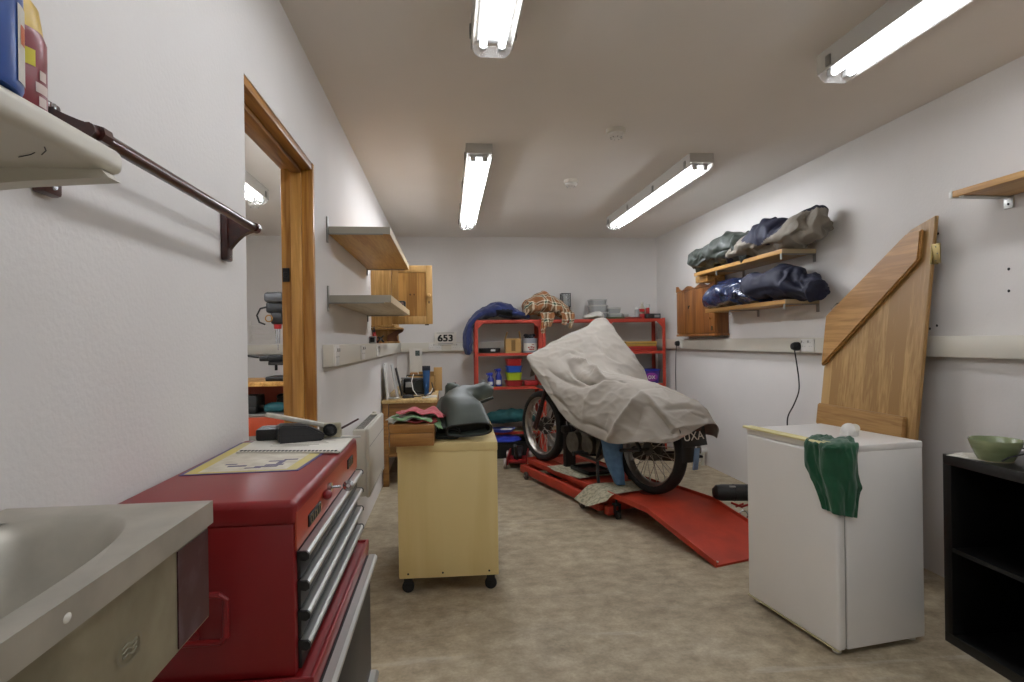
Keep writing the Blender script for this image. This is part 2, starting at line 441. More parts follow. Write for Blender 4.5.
# ceiling lights -------------------------------------------------------------
TUBE = mat('lit_fluorescent_tube', 'F5F8FF', .5, emit=17.0)
TUBEB = mat('bright_fluorescent_tube', 'F5F8FF', .5, emit=38.0)
DIFF = mat('clear_polycarbonate', 'F4F4F2', .12, alpha=.16, spec=.4)
BATT = mat('batten_white_metal', '8A8A88', .45)
GREYP = mat('grey_gasket_plastic', '8F8F8C', .5)
def ceiling_light(lab, x, y0, y1, TUBE=TUBE):
    r = thing('ceiling_light', lab, 'ceiling light', (x, (y0 + y1) / 2, H - .115), 0, 'twin tube ceiling lights')
    n = y1 - y0; w = .165
    m = MB(); m.prism([(-w / 2, .115), (w / 2, .115), (w / 2, .032), (w / 2 - .006, .030), (w / 2 - .006, .055), (-w / 2 + .006, .055), (-w / 2 + .006, .030), (-w / 2, .032)], 'Y', -n / 2, n / 2); m.build('body', mat('batten_body', 'B9B6AF', .45), r)
    m = MB(); m.bx(-.06, .06, -n / 2 + .03, n / 2 - .03, .044, .052, .002); m.build('gear_tray', BATT, r)
    pr = [(-w / 2 + .007, .046), (-w / 2 + .012, .018), (-w / 2 + .034, .001), (w / 2 - .034, .001), (w / 2 - .012, .018), (w / 2 - .007, .046)]
    m = MB(); m.rings([[Vector((a, s * (n / 2 - .004), c)) for a, c in pr] for s in (-1, 1)], closed=False)
    m.build('diffuser', DIFF, r)
    for s in (-1, 1):
        m = MB(); m.prism(pr, 'Y', s * (n / 2 - .004), s * (n / 2 - .001)); m.build('end_cap', DIFF, r)
        m = MB(); m.cyl((s * .036, -n / 2 + .05, .026), (s * .036, n / 2 - .05, .026), .013, seg=12); tb_ = m.build('tube', TUBE, r)
        m = MB()
        for q in (-1, 1): m.box((s * .036, q * (n / 2 - .034), .032), (.03, .03, .036), .004)
        m.build('lamp_holder', BATT, r)
        for q in (-.97, -.33, .33, .97):
            m = MB(); m.box((s * (w / 2 + .003), q * (n / 2 - .05), .06), (.008, .03, .045), .002); m.build('clip', GALV, r)
    return r
ceiling_light('twin tube ceiling light nearest the door opening, cut off by the top of the photo', .188, .2, 2.30)
ceiling_light('far twin tube ceiling light on the left, above the blue jacket', .212, 3.64, 5.85, TUBEB)
ceiling_light('far twin tube ceiling light on the right, above the green jacket', 1.685, 3.73, 5.78, TUBEB)
ceiling_light('large near twin tube ceiling light at the top right of the photo', 1.70, .25, 2.41)
ceiling_light('twin tube ceiling light seen through the door opening in the next room', -1.47, 2.6, 4.85, TUBEB)
ceiling_light('added twin tube light brightening the next room, unseen behind the left wall', -2.35, 2.6, 4.85, TUBEB)  # unseen fixture added to brighten what shows through the door opening
ceiling_light('added twin tube light continuing the left row, unseen behind the camera', .188, -3.25, -1.1)  # added fixture, lights the faces turned to the camera
ceiling_light('added twin tube light continuing the right row, unseen behind the camera', 1.70, -3.25, -1.1)  # added like the left one, for light from behind the camera
def detector(lab, x, y):
    r = thing('smoke_detector', lab, 'smoke detector', (x, y, H - .055), 0, 'smoke detectors')
    m = MB(); m.lathe([(.0, .055), (.055, .055), (.056, .03), (.05, .028)], seg=28); m.build('base', OFFW, r)
    m = MB(); m.lathe([(.048, .029), (.047, .018), (.036, .006), (.018, .0), (.0, .0)], seg=28); m.build('sensor_head', WHITE, r)
    m = MB(); m.lathe([(.0415, .016), (.043, .014), (.0415, .012)], seg=28)
    for k in range(8): m.box((math.cos(k * PI / 4) * .03, math.sin(k * PI / 4) * .03, .004), (.012, .004, .004), rot=k * PI / 4)
    m.build('vent_ring', GREYP, r)
detector('smoke detector further back on the ceiling, left of the other', .956, 4.426)
detector('smoke detector nearer the camera on the open ceiling', .991, 3.339)
detector('smoke detector on the ceiling of the next room beyond the door lining', -1.62, 5.25)

# ------------------------------------------------------------------ next room through the door
r = thing('workbench', 'orange steel workbench with a wooden top beyond the door opening', 'workbench', (-1.6, 5.6, 0))
ORG = mat('orange_bench_paint', 'A03A16', .5, var=.05)
m = MB(); m.bx(-2.35, -1.0, 5.3, 6.0, .885, .925, .004); m.build('benchtop', PINEY, r, True)
for x in (-2.28, -1.06):
    for y in (5.35, 5.95):
        m = MB(); m.bx(x - .025, x + .025, y - .025, y + .025, 0, .885, .003); m.build('leg', ORG, r, True)
m = MB(); m.bx(-2.3, -1.05, 5.32, 5.98, .62, .645, .003); m.build('shelf', GALV, r, True)
m = MB(); m.bx(-2.3, -1.05, 5.3, 5.318, .46, .62, .003); m.build('front_panel', ORG, r, True)
m = MB(); m.bx(-2.3, -1.05, 5.96, 5.98, .645, .885, .003); m.build('back_panel', ORG, r, True)
m = MB(); m.bx(-2.3, -1.05, 5.32, 5.98, .15, .17, .003); m.build('lower_shelf', GALV, r, True)
m = MB(); m.bx(-1.79, -1.66, 5.36, 5.6, .647, .80, .01); m.bx(-1.785, -1.665, 5.35, 5.37, .66, .70, .004)
one('tool_case', BLACK, m, 'black case on the orange bench shelf, left of the teal one', 'case', 'cases under the orange bench')
r = thing('tool_case', 'teal power tool lying on the orange bench shelf', 'tool', (-1.52, 5.45, .646), 0)
TEAL = mat('teal_plastic', '14565C', .45)
m = MB(); m.sph((0, 0, .045), (.11, .05, .045)); m.box((-.02, 0, .03), (.16, .07, .05), .015); m.build('body', TEAL, r)
m = MB(); m.cyl((-.1, 0, .05), (-.16, 0, .05), .025, .012); m.build('nose', BLACK, r)
r = thing('power_tool', 'black and yellow power tool behind the teal tool on the orange bench shelf', 'tool', (-1.52, 5.72, .646), .3)
m = MB(); m.box((0, 0, .05), (.14, .09, .10), .02); m.sph((-.02, 0, .115), (.05, .04, .03)); m.build('body', BLACK, r)
m = MB(); m.box((.11, 0, .06), (.1, .07, .12), .02); m.build('battery', mat('dull_yellow_plastic', 'B9A04A', .5), r)
# pillar drill
r = thing('pillar_drill', 'grey and black pillar drill on the orange bench beyond the door opening', 'drill press', (-1.49, 5.5, .925))
DG = mat('drill_grey_paint', '4A4B4C', .4)
m = MB(); m.box((0, .02, .02), (.2, .3, .04), .01); m.build('base', BLACK, r)
m = MB(); m.cyl((.03, .1, .04), (.03, .1, .78), .03); m.build('column', CHROME, r)
m = MB(); m.box((-.005, -.02, .735), (.17, .34, .09), .03, 3); m.build('head_cover', DG, r)
m = MB(); m.box((-.01, -.03, .65), (.15, .22, .10), .02); m.box((-.0, -.06, .56), (.10, .13, .12), .02); m.build('head', BLACK, r)
m = MB(); m.cyl((0, -.08, .50), (0, -.08, .46), .035, .03); m.build('chuck_collar', mat('drill_red', '9B1A1C', .4), r)
m = MB(); m.cyl((0, -.08, .46), (0, -.08, .33), .022, .018); m.cyl((0, -.08, .33), (0, -.08, .27), .005); m.build('chuck', CHROME, r)
m = MB(); m.tube([(-.06, -.1, .66), (-.14, -.1, .64), (-.17, -.1, .58), (-.15, -.1, .52), (-.10, -.1, .50)], .008); m.build('cable', BLACK, r)
m = MB(); m.lathe([(.028, -.004), (.033, 0), (.028, .004), (.023, 0), (.028, -.004)], (-.055, -.15, .55), 'Y', cap=False); m.build('wheel_handle', mat('brass', 'A8792F', .35, .9), r)
m = MB(); m.cyl((-.0, -.02, .14), (-.0, -.02, .17), .10); m.box((-.12, -.03, .20), (.10, .06, .05), .01); m.box((-.03, -.03, .20), (.12, .08, .06), .01); m.cyl((-.18, -.03, .21), (-.30, -.03, .23), .01); m.cyl((-.04, 0, .14), (-.04, 0, .09), .012); m.build('table_vice', BLACK, r)
m = MB(); m.bx(AX, XL - WT - .02, YB - .05, YB, tz0, tz1, .004)
one('cable_trunking', OFFW, m, 'white cable trunking on the far wall of the next room', 'trunking')
r = thing('wire_rack', 'white wire rack on the far wall of the next room above its trunking', 'rack', (-2.06, 6.8, 1.27))
for k in range(4):
    m = MB(); m.tube([(-.14, .09, .02 + k * .055), (-.1, .0, .04 + k * .05), (.12, -.02, .03 + k * .05)], .004); m.build('wire', WHITE, r)
m = MB(); m.bx(-.14, -.12, .085, .1, 0, .24, .002); m.build('back_bar', WHITE, r)
# ------------------------------------------------------------------ left wall, near
r = thing('wall_shelf', 'white wall shelf at the top left corner holding a blue canister and a red bottle', 'shelf', (XL, .3, 1.42))
m = MB(); m.box((.1285, 0, .0125), (.257, .668, .025), .009, 3); m.build('board', OFFW, r)
for y in (.325, -.22):
    m = MB(); m.prism([(0, 0), (.25, 0), (.257, -.008), (.18, -.013), (.10, -.022), (.03, -.045), (0, -.075)], 'Y', y - .022, y); m.build('bracket', OFFW, r)
m = MB()
for p in ([(.20, .27), (.215, .262), (.222, .256)], [(.224, .262), (.235, .25), (.24, .24)]):
    m.tube([(a, q, -.0002) for a, q in p], .0005, 5)
m.build('scratch', DARK, r)
r = thing('canister', 'blue canister with a white label on the white shelf at top left', 'canister', (-.368, .473, 1.4455))
BLU = mat('blue_canister_paint', '1F4FA0', .35, coat=.3)
m = MB(); m.lathe([(0, 0), (.048, 0), (.05, .004), (.05, .25), (.047, .256), (.03, .27), (.02, .275), (0, .275)], seg=32); m.build('body', BLU, r)
m = MB(); m.cyl((0, 0, .275), (0, 0, .31), .022, .02); m.build('cap', WHITE, r)
m = MB(); m.lathe([(.0507, .006), (.0507, .065)], seg=10, a0=R(10), a1=R(29), cap=False); m.build('label_panel', PAPER, r)
m = MB(); m.lathe([(.0512, .035), (.0512, .05)], seg=8, a0=R(14), a1=R(24), cap=False); m.build('label_patch', mat('label_orange', 'C4622A', .5), r)
r = thing('bottle', 'dark red bottle with a yellow shoulder beside the blue canister at top left', 'bottle', (-.402, .588, 1.4455))
DRED = mat('dark_red_plastic', '7C1420', .35, coat=.3)
m = MB(); m.lathe([(0, 0), (.031, 0), (.033, .004), (.033, .088), (.030, .097)], seg=28); m.build('body', DRED, r)
m = MB(); m.lathe([(.0305, .095), (.027, .12), (.015, .138), (0, .138)], seg=28); m.build('shoulder', mat('yellow_plastic', 'C9A63A', .4), r)
m = MB(); m.cyl((0, 0, .138), (0, 0, .165), .013); m.build('cap', DRED, r)
m = MB()
for k, (z, a, w) in enumerate(((.012, -15, 26), (.026, -6, 18), (.038, -12, 30), (.05, -4, 16))):
    m.lathe([(.0336, z), (.0336, z + .009)], seg=6, a0=R(a), a1=R(a + w), cap=False)
m.build('label_marks', mat('label_cream', 'CDB9B0', .5), r)
m = MB(); m.lathe([(.0336, .06), (.0336, .075)], seg=6, a0=R(-35), a1=R(-12), cap=False); m.build('label_patch', mat('label_yellow', 'D0C02A', .5), r)

r = thing('coat_rail', 'dark mahogany wall rail on two scroll brackets left of the door opening', 'rail', (XL, 1.25, 1.468))
m = MB(); m.tube([(.077, -.36, .088), (.077, .385, .088)], .011, 12); m.build('rail', MAHOG, r)
for y in (-.335, .36):
    m = MB(); m.box((.009, y, .068), (.018, .042, .135), .005); bp = m.build('bracket_plate', MAHOG, r)
    pl = [(.018, .125)]
    pl += [(.018 + .068 * t, .125 - .012 * math.sin(t * PI * .5) - .015 * t) for t in (.2, .4, .6, .8, 1)]
    pl += [(.092, .096), (.094, .086), (.089, .077)]
    pl += [(.084 - .066 * t, .078 - .048 * (t ** 2)) for t in (.1, .3, .5, .7, .85, 1)]
    m = MB(); m.prism(pl, 'Y', y - .011, y + .011); m.build('scroll', MAHOG, bp)
    for zz in (.012, .128): m = MB(); m.lathe([(0, .0215), (.004, .0212), (.005, .0195), (.005, .018), (0, .018)], (0, y, zz), 'X', 12); m.build('screw', CHROME, bp)

# shelves beyond the door ------------------------------------------------------
LAM = wood('pale_shelf_laminate', 'B3A387', 'C9BCA2', 'Y', fine=60)
EDGE = mat('grey_edge_band', '9C9789', .5)
def left_shelf(lab, z, board):
    r = thing('wall_shelf', lab, 'shelf', (XL, 3.694, z), 0, 'brown shelves on the left wall')
    m = MB(); m.bx(0.004, .30, -.722, .722, 0, .036, .002); m.build('board', board, r)
    m = MB(); m.bx(.3, .303, -.724, .724, 0, .036); m.build('front_edge', mat('pale_edge_band', 'C2AE88', .5), r)
    m = MB(); m.bx(.002, .303, -.726, -.722, 0, .036); m.build('end_edge', EDGE, r)
    for y in (-.74, .70):
        m = MB(); m.box((.004, y, .018), (.008, .018, .125), .001); br = m.build('bracket', GALV, r)
        m = MB(); m.bx(.004, .27, y - .007, y + .007, -.006, 0, .001); m.build('arm', GALV, br)
    return r
left_shelf('upper brown shelf on the left wall past the door lining', 1.787, BEECH)
left_shelf('lower pale shelf on the left wall below the brown one, wires on it', 1.450, LAM)
m = MB(); m.lathe([(0, 0), (.013, 0), (.013, .006), (.008, .012), (.01, .018), (0, .02)], (-.285, 4.36, 1.8235), seg=14)
one('stopper', BLACK, m, 'tiny black cap on the far front corner of the upper left shelf', 'cap')
r = thing('cable', 'dark coiled wire with a black plug on the lower left shelf', 'cable', (-.33, 4.0, 1.4865))
m = MB(); m.tube([(-.06, -.35, .004), (-.05, -.3, .03), (-.02, -.2, .052), (.02, -.08, .03), (.03, 0, .012), (.0, .1, .03), (.02, .2, .045), (.035, .28, .03), (.02, .33, .006)], .005); m.build('wire', RUB, r)
m = MB(); m.tube([(.0, -.05, .004), (.03, .03, .03), (.03, .12, .035), (.01, .2, .015), (.02, .26, .02)], .004); m.build('wire', mat('red_wire', '5A1E1C', .5), r)
m = MB(); m.box((.015, .26, .03), (.05, .06, .06), .012); m.cyl((.015, .2, .03), (.015, .24, .03), .012, .018); m.build('plug', BLACK, r)

# pine cabinet on the left wall, its door standing open
r = thing('wall_cabinet', 'light pine wall cabinet on the left wall with its panelled door open', 'cabinet', (XL, 4.95, 1.385))
m = MB()
m.bx(0, .155, -.33, -.312, .0, .465, .002); m.bx(0, .155, .312, .33, 0, .465, .002); m.bx(0, .01, -.312, .312, 0, .465)
m.bx(0, .155, -.312, .312, .447, .465, .001); m.bx(0, .155, -.312, .312, 0, .018, .001); m.build('carcass', PINE, r)
m = MB(); m.bx(.01, .15, -.312, .312, .22, .235, .001); m.build('shelf', PINE, r)
m = MB(); m.bx(0, .175, -.345, .345, -.016, 0, .003); m.build('bottom_moulding', PINE, r)
dx0, dx1, dy = .158, .468, -.325
m = MB(); m.bx(dx0, dx0 + .05, dy - .011, dy + .011, .005, .46, .003); m.bx(dx1 - .05, dx1, dy - .011, dy + .011, .005, .46, .003)
m.bx(dx0 + .05, dx1 - .05, dy - .011, dy + .011, .405, .46, .003); m.bx(dx0 + .05, dx1 - .05, dy - .011, dy + .011, .005, .065, .003)
dd = m.build('door', PINE, r)
m = MB(); m.bx(dx0 + .05, dx1 - .05, dy - .003, dy + .005, .065, .405); m.build('door_panel', wood('pine_panel', '8E6228', 'B98A48', 'Z', plank=.07), dd)
m = MB(); m.lathe([(0, -.03), (.010, -.03), (.0145, -.022), (.012, -.012), (.007, -.008), (.007, 0)], (dx1 - .025, dy - .011, .225), 'Y', 16); m.build('knob', PINE, dd)
m = MB(); m.box((dx1 - .027, dy - .012, .175), (.008, .003, .02), .001); m.build('keyhole', DARK, dd)
for kx in (-.012, .018):
    m = MB(); m.sph((.31 + kx, dy - .004, .235), (.006, .0015, .008)); m.build('knot', mat('wood_knot', '5A3412', .6), dd)
m = MB(); m.bx(dx1 - .06, dx1 - .03, dy - .012, dy + .005, -.004, .004); m.build('catch', DARK, dd)
# small rack below
r = thing('tool_rack', 'small pine rack with a dark scroll bracket under the light pine wall cabinet', 'rack', (XL, 4.66, 1.246))
m = MB(); m.bx(0.0, .2, .02, .036, .0, .115, .002); m.build('back_board', PINE, r)
m = MB(); m.bx(0.02, .21, -.06, .036, .0, .014, .003); m.build('base', PINE, r)
m = MB(); m.bx(.0, .24, -.06, .04, .105, .119, .004); m.build('top_board', PINE, r)
m = MB(); m.prism([(.115, .014), (.2, .014), (.195, .03), (.19, .05), (.205, .07), (.235, .085), (.245, .105), (.2, .105), (.16, .085), (.12, .06)], 'Y', -.03, -.012); m.build('scroll_bracket', wood('dark_bracket_wood', '3A1E0C', '5C3315', 'Z'), r)
r = thing('pliers', 'red handled pliers beside the small pine rack on the left trunking', 'pliers', (-.553, 4.585, 1.245))
m = MB(); m.tube([(-.012, 0, .004), (-.006, 0, .05), (-.0, 0, .085)], .007); m.tube([(.02, 0, .004), (.012, 0, .05), (.004, 0, .085)], .007); m.build('handle', mat('red_grip', 'A01C1C', .5), r)
m = MB(); m.sph((0, 0, .095), (.011, .006, .015)); m.cyl((0, 0, .1), (0, 0, .135), .007, .002); m.build('jaw', DARK, r)
r = thing('clamp', 'small black spring clamp at the foot of the small pine rack', 'clamp', (-.51, 4.58, 1.245))
m = MB(); m.tube([(-.02, 0, .006), (.005, 0, .04), (.03, 0, .058)], .007); m.tube([(.03, 0, .008), (.012, 0, .03), (-.015, 0, .05)], .007); m.build('arms', BLACK, r)
m = MB(); m.lathe([(.008, -.007), (.011, 0), (.008, .007)], (.008, 0, .033), 'Y', 14); m.build('pivot_spring', GALV, r)
r = thing('switch_box', 'small grey switch box on the left wall trunking before the pine rack', 'switch', (XL + .03, 4.45, 1.245))
m = MB(); m.box((0, 0, .027), (.05, .05, .054), .006); m.build('box', GREYP, r)
m = MB(); m.box((.0, -.026, .027), (.032, .004, .034), .002); m.build('rocker', DARK, r)

# radiator
r = thing('radiator', 'white flat fronted wall heater on the left wall behind the red tool chest', 'radiator', (XL, 3.865, .355))
RADM = mat('radiator_enamel', 'D2CFC4', .4, coat=.15)
hy = .385
m = MB(); m.bx(.098, .122, -hy, hy, 0, .40, .010, 3); fpn_ = m.build('front_panel', RADM, r)
m = MB(); m.bx(.1215, .1225, -hy + .01, hy - .01, .292, .297); m.bx(.1215, .1225, -hy + .01, hy - .01, .02, .024); m.build('seam', mat('heater_seam', '8F8C84', .5), fpn_)
m = MB(); m.bx(.028, .099, -hy + .004, hy - .004, .006, .392, .006); m.build('casing', RADM, r)
m = MB(); m.bx(.034, .094, -hy + .03, hy - .03, .391, .396, .001); gr = m.build('top_grille', RADM, r)
for k in range(18): m = MB(); m.bx(.04, .088, -.34 + k * .04 - .008, -.34 + k * .04 + .008, .3955, .3975); m.build('slot', DARK, gr)
for s in (-1, 1):
    m = MB(); m.bx(.002, .03, s * .28 - .015, s * .28 + .015, .08, .32, .002); m.build('wall_bracket', GALV, r)
m = MB(); m.box((.07, .30, .402), (.04, .06, .012), .003); m.cyl((.07, .30, .405), (.07, .30, .42), .014); m.build('thermostat', OFFW, r)

# corner bench and what lies on it ------------------------------------------------
BX0, BX1, BY0, BZ = XL + .004, -.095, 5.18, .75
r = thing('corner_bench', 'narrow wooden bench in the back left corner crowded with small things', 'bench', ((BX0 + BX1) / 2, 6.0, 0))
m = MB(); m.bx(BX0, BX1, BY0, 6.84, BZ - .028, BZ, .003); m.build('top', wood('bench_top_wood', 'A98A55', 'C7AC78', 'Y'), r, True)
m = MB(); m.bx(BX0 + .06, BX1 - .02, BY0 + .03, BY0 + .05, BZ - .2, BZ - .028, .002); m.build('apron', BOXW, r, True)
for x in (BX0 + .03, BX1 - .035):
    for y in (BY0 + .045, 6.78):
        m = MB(); m.bx(x - .025, x + .025, y - .025, y + .025, 0, BZ - .028, .003); m.build('leg', BOXW, r, True)
m = MB(); m.bx(BX0 + .02, BX1 - .02, BY0 + .05, 6.78, .25, .268, .002); m.build('lower_shelf', BOXW, r, True)
m = MB(); m.box((0, 0, .16), (.012, .22, .32), .002, rot=Matrix.Rotation(R(-4), 3, 'Y')); m.xf(Matrix.Translation((-.535, 5.32, BZ)))
one('board', WHITE, m, 'white board leaning on the left wall at the near end of the corner bench', 'board')
m = MB(); m.box((0, 0, .15), (.008, .2, .31), .002, rot=Matrix.Rotation(R(-9), 3, 'Y')); m.xf(Matrix.Translation((-.48, 5.46, BZ)))
one('board', mat('grey_sheet', 'A9A9A7', .5), m, 'thin grey sheet leaning beside the white board on the corner bench', 'board')
m = MB(); m.box((0, 0, .13), (.006, .16, .27), .002, rot=Matrix.Rotation(R(-12), 3, 'Y')); m.xf(Matrix.Translation((-.455, 5.62, BZ)))
one('board', DARK, m, 'thin dark sheet leaning behind the grey one on the corner bench', 'board')
r = thing('jar', 'cloudy clear plastic jar left of the black radio on the corner bench', 'jar', (-.40, 5.75, BZ))
GLS = mat('cloudy_clear_plastic', '8E9390', .2, alpha=.55)
m = MB(); m.lathe([(0, .001), (.045, .001), (.048, .01), (.048, .13), (.042, .14), (.042, .15)], seg=24); m.build('body', GLS, r)
m = MB(); m.lathe([(0, .165), (.044, .165), (.046, .16), (.046, .148), (.0, .148)], seg=24); m.build('lid', GREYP, r)
r = thing('radio', 'black radio with a round speaker on the corner bench', 'radio', (-.30, 5.72, BZ))
m = MB(); m.box((0, 0, .085), (.24, .10, .15), .02, 3); m.box((0, 0, .008), (.2, .08, .016), .003); m.build('case', BLACK, r)
m = MB(); m.lathe([(.060, -.052), (.057, -.058), (.05, -.052), (.02, -.047), (0, -.05)], (.035, 0, .085), 'Y', 28); m.build('speaker', mat('speaker_cone', '1D2320', .6), r)
m = MB(); m.box((-.07, -.052, .10), (.06, .004, .05), .002); m.build('dial', GREYP, r)
m = MB(); m.tube([(-.09, .02, .162), (-.09, .0, .185), (.09, .0, .185), (.09, .02, .162)], .006); m.build('carry_handle', BLACK, r)
r = thing('cable', 'white and black cable looped in front of the black radio', 'cable', (-.26, 5.55, BZ))
m = MB(); m.tube([(-.06, .09, .2), (-.075, .03, .14), (-.06, -.02, .06), (-.02, -.07, .012), (.05, -.09, .008), (.1, -.03, .03), (.12, .0, .07)], .004); m.build('white_lead', WHITE, r)
m = MB(); m.tube([(-.15, .02, .01), (-.1, -.12, .008), (0, -.16, .012), (.1, -.1, .02), (.13, 0, .05), (.11, .05, .12)], .005); m.build('black_lead', RUB, r)
r = thing('cardboard_box', 'open brown cardboard box behind the black radio on the corner bench', 'box', (-.26, 6.05, BZ))
m = MB()
m.bx(-.13, -.125, -.1, .1, 0, .17); m.bx(.125, .13, -.1, .1, 0, .17); m.bx(-.13, .13, -.1, -.095, 0, .17); m.bx(-.13, .13, .095, .1, 0, .17); m.bx(-.13, .13, -.1, .1, 0, .005); m.build('body', CARD, r)
m = MB(); m.box((.05, -.115, .185), (.15, .004, .05), rot=Matrix.Rotation(R(25), 3, 'X')); m.build('flap', CARD, r)
m = MB(); m.box((-.08, .03, .17), (.08, .08, .05), .01); m.build('contents', BOXW, r)
m = MB(); m.box((.0, 0, .12), (.085, .004, .24), .001, rot=Matrix.Rotation(R(-6), 3, 'X')); m.xf(Matrix.Translation((-.10, 6.12, BZ)))
one('cardboard_sheet', CARD, m, 'brown cardboard sheet upright beside the blue tube on the corner bench', 'cardboard')
r = thing('tube', 'blue squeeze tube with a dark cap standing on the corner bench', 'tube', (-.20, 5.62, BZ))
m = MB(); m.rings([[Vector((math.cos(a) * w, math.sin(a) * d_, z)) for a in [k * PI / 10 for k in range(20)]] for z, w, d_ in ((.0, .022, .022), (.06, .022, .022), (.07, .026, .026), (.15, .03, .022), (.235, .036, .003))]); m.build('body', mat('blue_tube', '1E4A78', .4), r)
m = MB(); m.box((0, 0, .255), (.076, .01, .045), .003); m.build('crimped_end', mat('navy_tube_end', '0F1A2A', .4), r)
r = thing('leaflet', 'white leaflet with a small picture propped on the back wall over the corner bench', 'leaflet', (-.36, 6.835, BZ))
m = MB(); m.box((0, 0, .215), (.145, .003, .43)); m.build('sheet', PAPER, r)
m = MB(); m.box((.02, -.002, .375), (.05, .001, .06)); m.build('picture', mat('leaflet_picture', '5C6B66', .6, h2='2C352F', scale=60), r)
r = thing('jar', 'glass jar of screws at the right edge of the corner bench', 'jar', (-.135, 6.15, BZ))
m = MB(); m.lathe([(0, .001), (.034, .001), (.036, .01), (.036, .10), (.030, .11), (.030, .12)], seg=20); m.build('body', GLS, r)
m = MB(); m.lathe([(0, .13), (.032, .13), (.033, .112), (0, .112)], seg=20); m.build('lid', GALV, r)
m = MB()
for k in range(14): m.cyl((random.uniform(-.02, .02), random.uniform(-.02, .02), random.uniform(.01, .05)), (random.uniform(-.02, .02), random.uniform(-.02, .02), random.uniform(.01, .06)), .004, seg=6)
one('screws', mat('copper_screws', '8A5136', .4, .6), m.xf(Matrix.Translation((-.135, 6.15, BZ + .0))), 'coppery screws inside the glass jar on the corner bench', 'screws', kind='stuff')
r = thing('pliers', 'silver pliers lying on the near left of the corner bench', 'pliers', (-.49, 5.26, BZ))
m = MB(); m.tube([(-.06, -.015, .01), (-.02, -.012, .012), (.02, 0, .012)], .008); m.tube([(-.06, .02, .01), (-.02, .012, .012), (.02, 0, .012)], .008); m.build('handle', GREYP, r)
m = MB(); m.sph((.03, 0, .012), (.016, .012, .009)); m.cyl((.035, 0, .012), (.075, 0, .012), .01, .003); m.build('jaw', STEEL, r)
r = thing('computer_mouse', 'black rounded gadget lying in front of the black radio', 'gadget', (-.355, 5.38, BZ), .3)
m = MB(); m.sph((0, 0, .014), (.055, .035, .018)); m.box((0, 0, .006), (.1, .06, .012), .005); m.build('body', BLACK, r)
m = MB(); m.tube([(-.05, 0, .01), (-.09, .03, .006), (-.1, .1, .005)], .003); m.build('lead', BLACK, r)
m = MB(); m.box((0, 0, .004), (.08, .13, .008), .001, rot=.2); m.box((.005, .01, .011), (.07, .1, .005), .001, rot=-.1); m.xf(Matrix.Translation((-.145, 5.42, BZ)))
one('notepad', PAPER, m, 'white notepad at the right front of the corner bench', 'paper')
m = MB(); m.lathe([(.012, 0), (.018, .004), (.018, .01), (.012, .014), (.008, .007), (.012, 0)], (0, 0, .0), cap=False); m.cyl((.015, 0, .007), (.06, .02, .007), .005); m.xf(Matrix.Translation((-.215, 5.30, BZ)))
one('spanner', STEEL, m, 'small steel ring spanner by the white notepad on the corner bench', 'spanner')
# number card on the back wall trunking
r = thing('number_card', 'white card with the black number 653 propped on the back wall trunking', 'card', (-.02, YB - .056, 1.212), 0)
Mx = Matrix.Translation((0, -.004, .066)) @ Matrix.Rotation(R(-4), 4, 'X')
m = MB(); m.box((0, 0, .01), (.25, .003, .15), .001); m.xf(Mx); m.build('card', PAPER, r)
m = MB(); [m.text('653', .105, Mx @ Matrix.Translation((q, -.0028, .012 + q2)) @ Matrix.Rotation(R(90), 4, 'X'), .0005, 1.15) for q in (-.004, 0, .004) for q2 in (-.003, .003)]; m.build('digits', BLACK, r)
m = MB(); m.box((0, -.002, .075), (.2, .001, .006)); m.box((0, -.002, -.05), (.17, .001, .008)); m.xf(Mx); m.build('printed_line', GREYP, r)
# ------------------------------------------------------------------ sink
SST = mat('worn_stainless_steel', 'B4B0A4', .4, .62, var=.10, scale=14, bump=.02)
SST2 = mat('stained_stainless_front', '857F6A', .42, .7, h2='A59F88', scale=9, detail=7, bump=.03)
SX0, SX1, SY0, SY1, SZ = XL + .002, -.318, .02, .838, 1.04
r = thing('sink', 'stainless steel wall sink with an oval bowl at the bottom left corner', 'sink', ((SX0 + SX1) / 2, .43, .885))
m = MB(); bc = Vector((-.462, .43, SZ)); ea, eb = .116, .365; NN = 72
outer, rim = [], []
for k in range(NN):
    a = 2 * PI * k / NN; cx, cy = math.cos(a), math.sin(a)
    sx = (SX1 - bc.x if cx > 0 else bc.x - SX0); sy = (SY1 - bc.y if cy > 0 else bc.y - SY0)
    tt = min(sx / abs(cx) if abs(cx) > 1e-6 else 9, sy / abs(cy) if abs(cy) > 1e-6 else 9)
    outer.append(Vector((bc.x + cx * tt, bc.y + cy * tt, SZ)))
    # superellipse rim
    e = 2 / 3.0
    rim.append((math.copysign(abs(cx) ** e, cx), math.copysign(abs(cy) ** e, cy)))
corners = [(SX1, SY1), (SX0, SY1), (SX0, SY0), (SX1, SY0)]
for c in corners:
    j = min(range(NN), key=lambda q: (outer[q].x - c[0]) ** 2 + (outer[q].y - c[1]) ** 2); outer[j] = Vector((*c, SZ))
rs = [[Vector((p.x, p.y, SZ - .03)) for p in outer], outer]
for sc, z in ((1.0, 0), (.985, -.002), (.96, -.007), (.925, -.02), (.87, -.05), (.79, -.09), (.66, -.125), (.42, -.142), (.12, -.146)):
    rs.append([Vector((bc.x + x * ea * sc, bc.y + y * eb * sc, SZ + z)) for x, y in rim])
m.rings(rs, cap=False); m.build('basin', SST, r, True, sharp=40)
m = MB(); m.lathe([(.03, 0), (.03, .004), (.02, .005), (.0, .003)], (bc.x, bc.y, SZ - .144), seg=20); m.build('waste', CHROME, r, True)
m = MB(); m.bx(SX1 - .012, SX1 - .006, SY0 + .004, SY1 - .004, .885, SZ - .03); m.bx(SX0, SX1 - .012, SY1 - .010, SY1 - .004, .885, SZ - .03); m.bx(SX0, SX1 - .012, SY0 + .004, SY0 + .010, .885, SZ - .03)
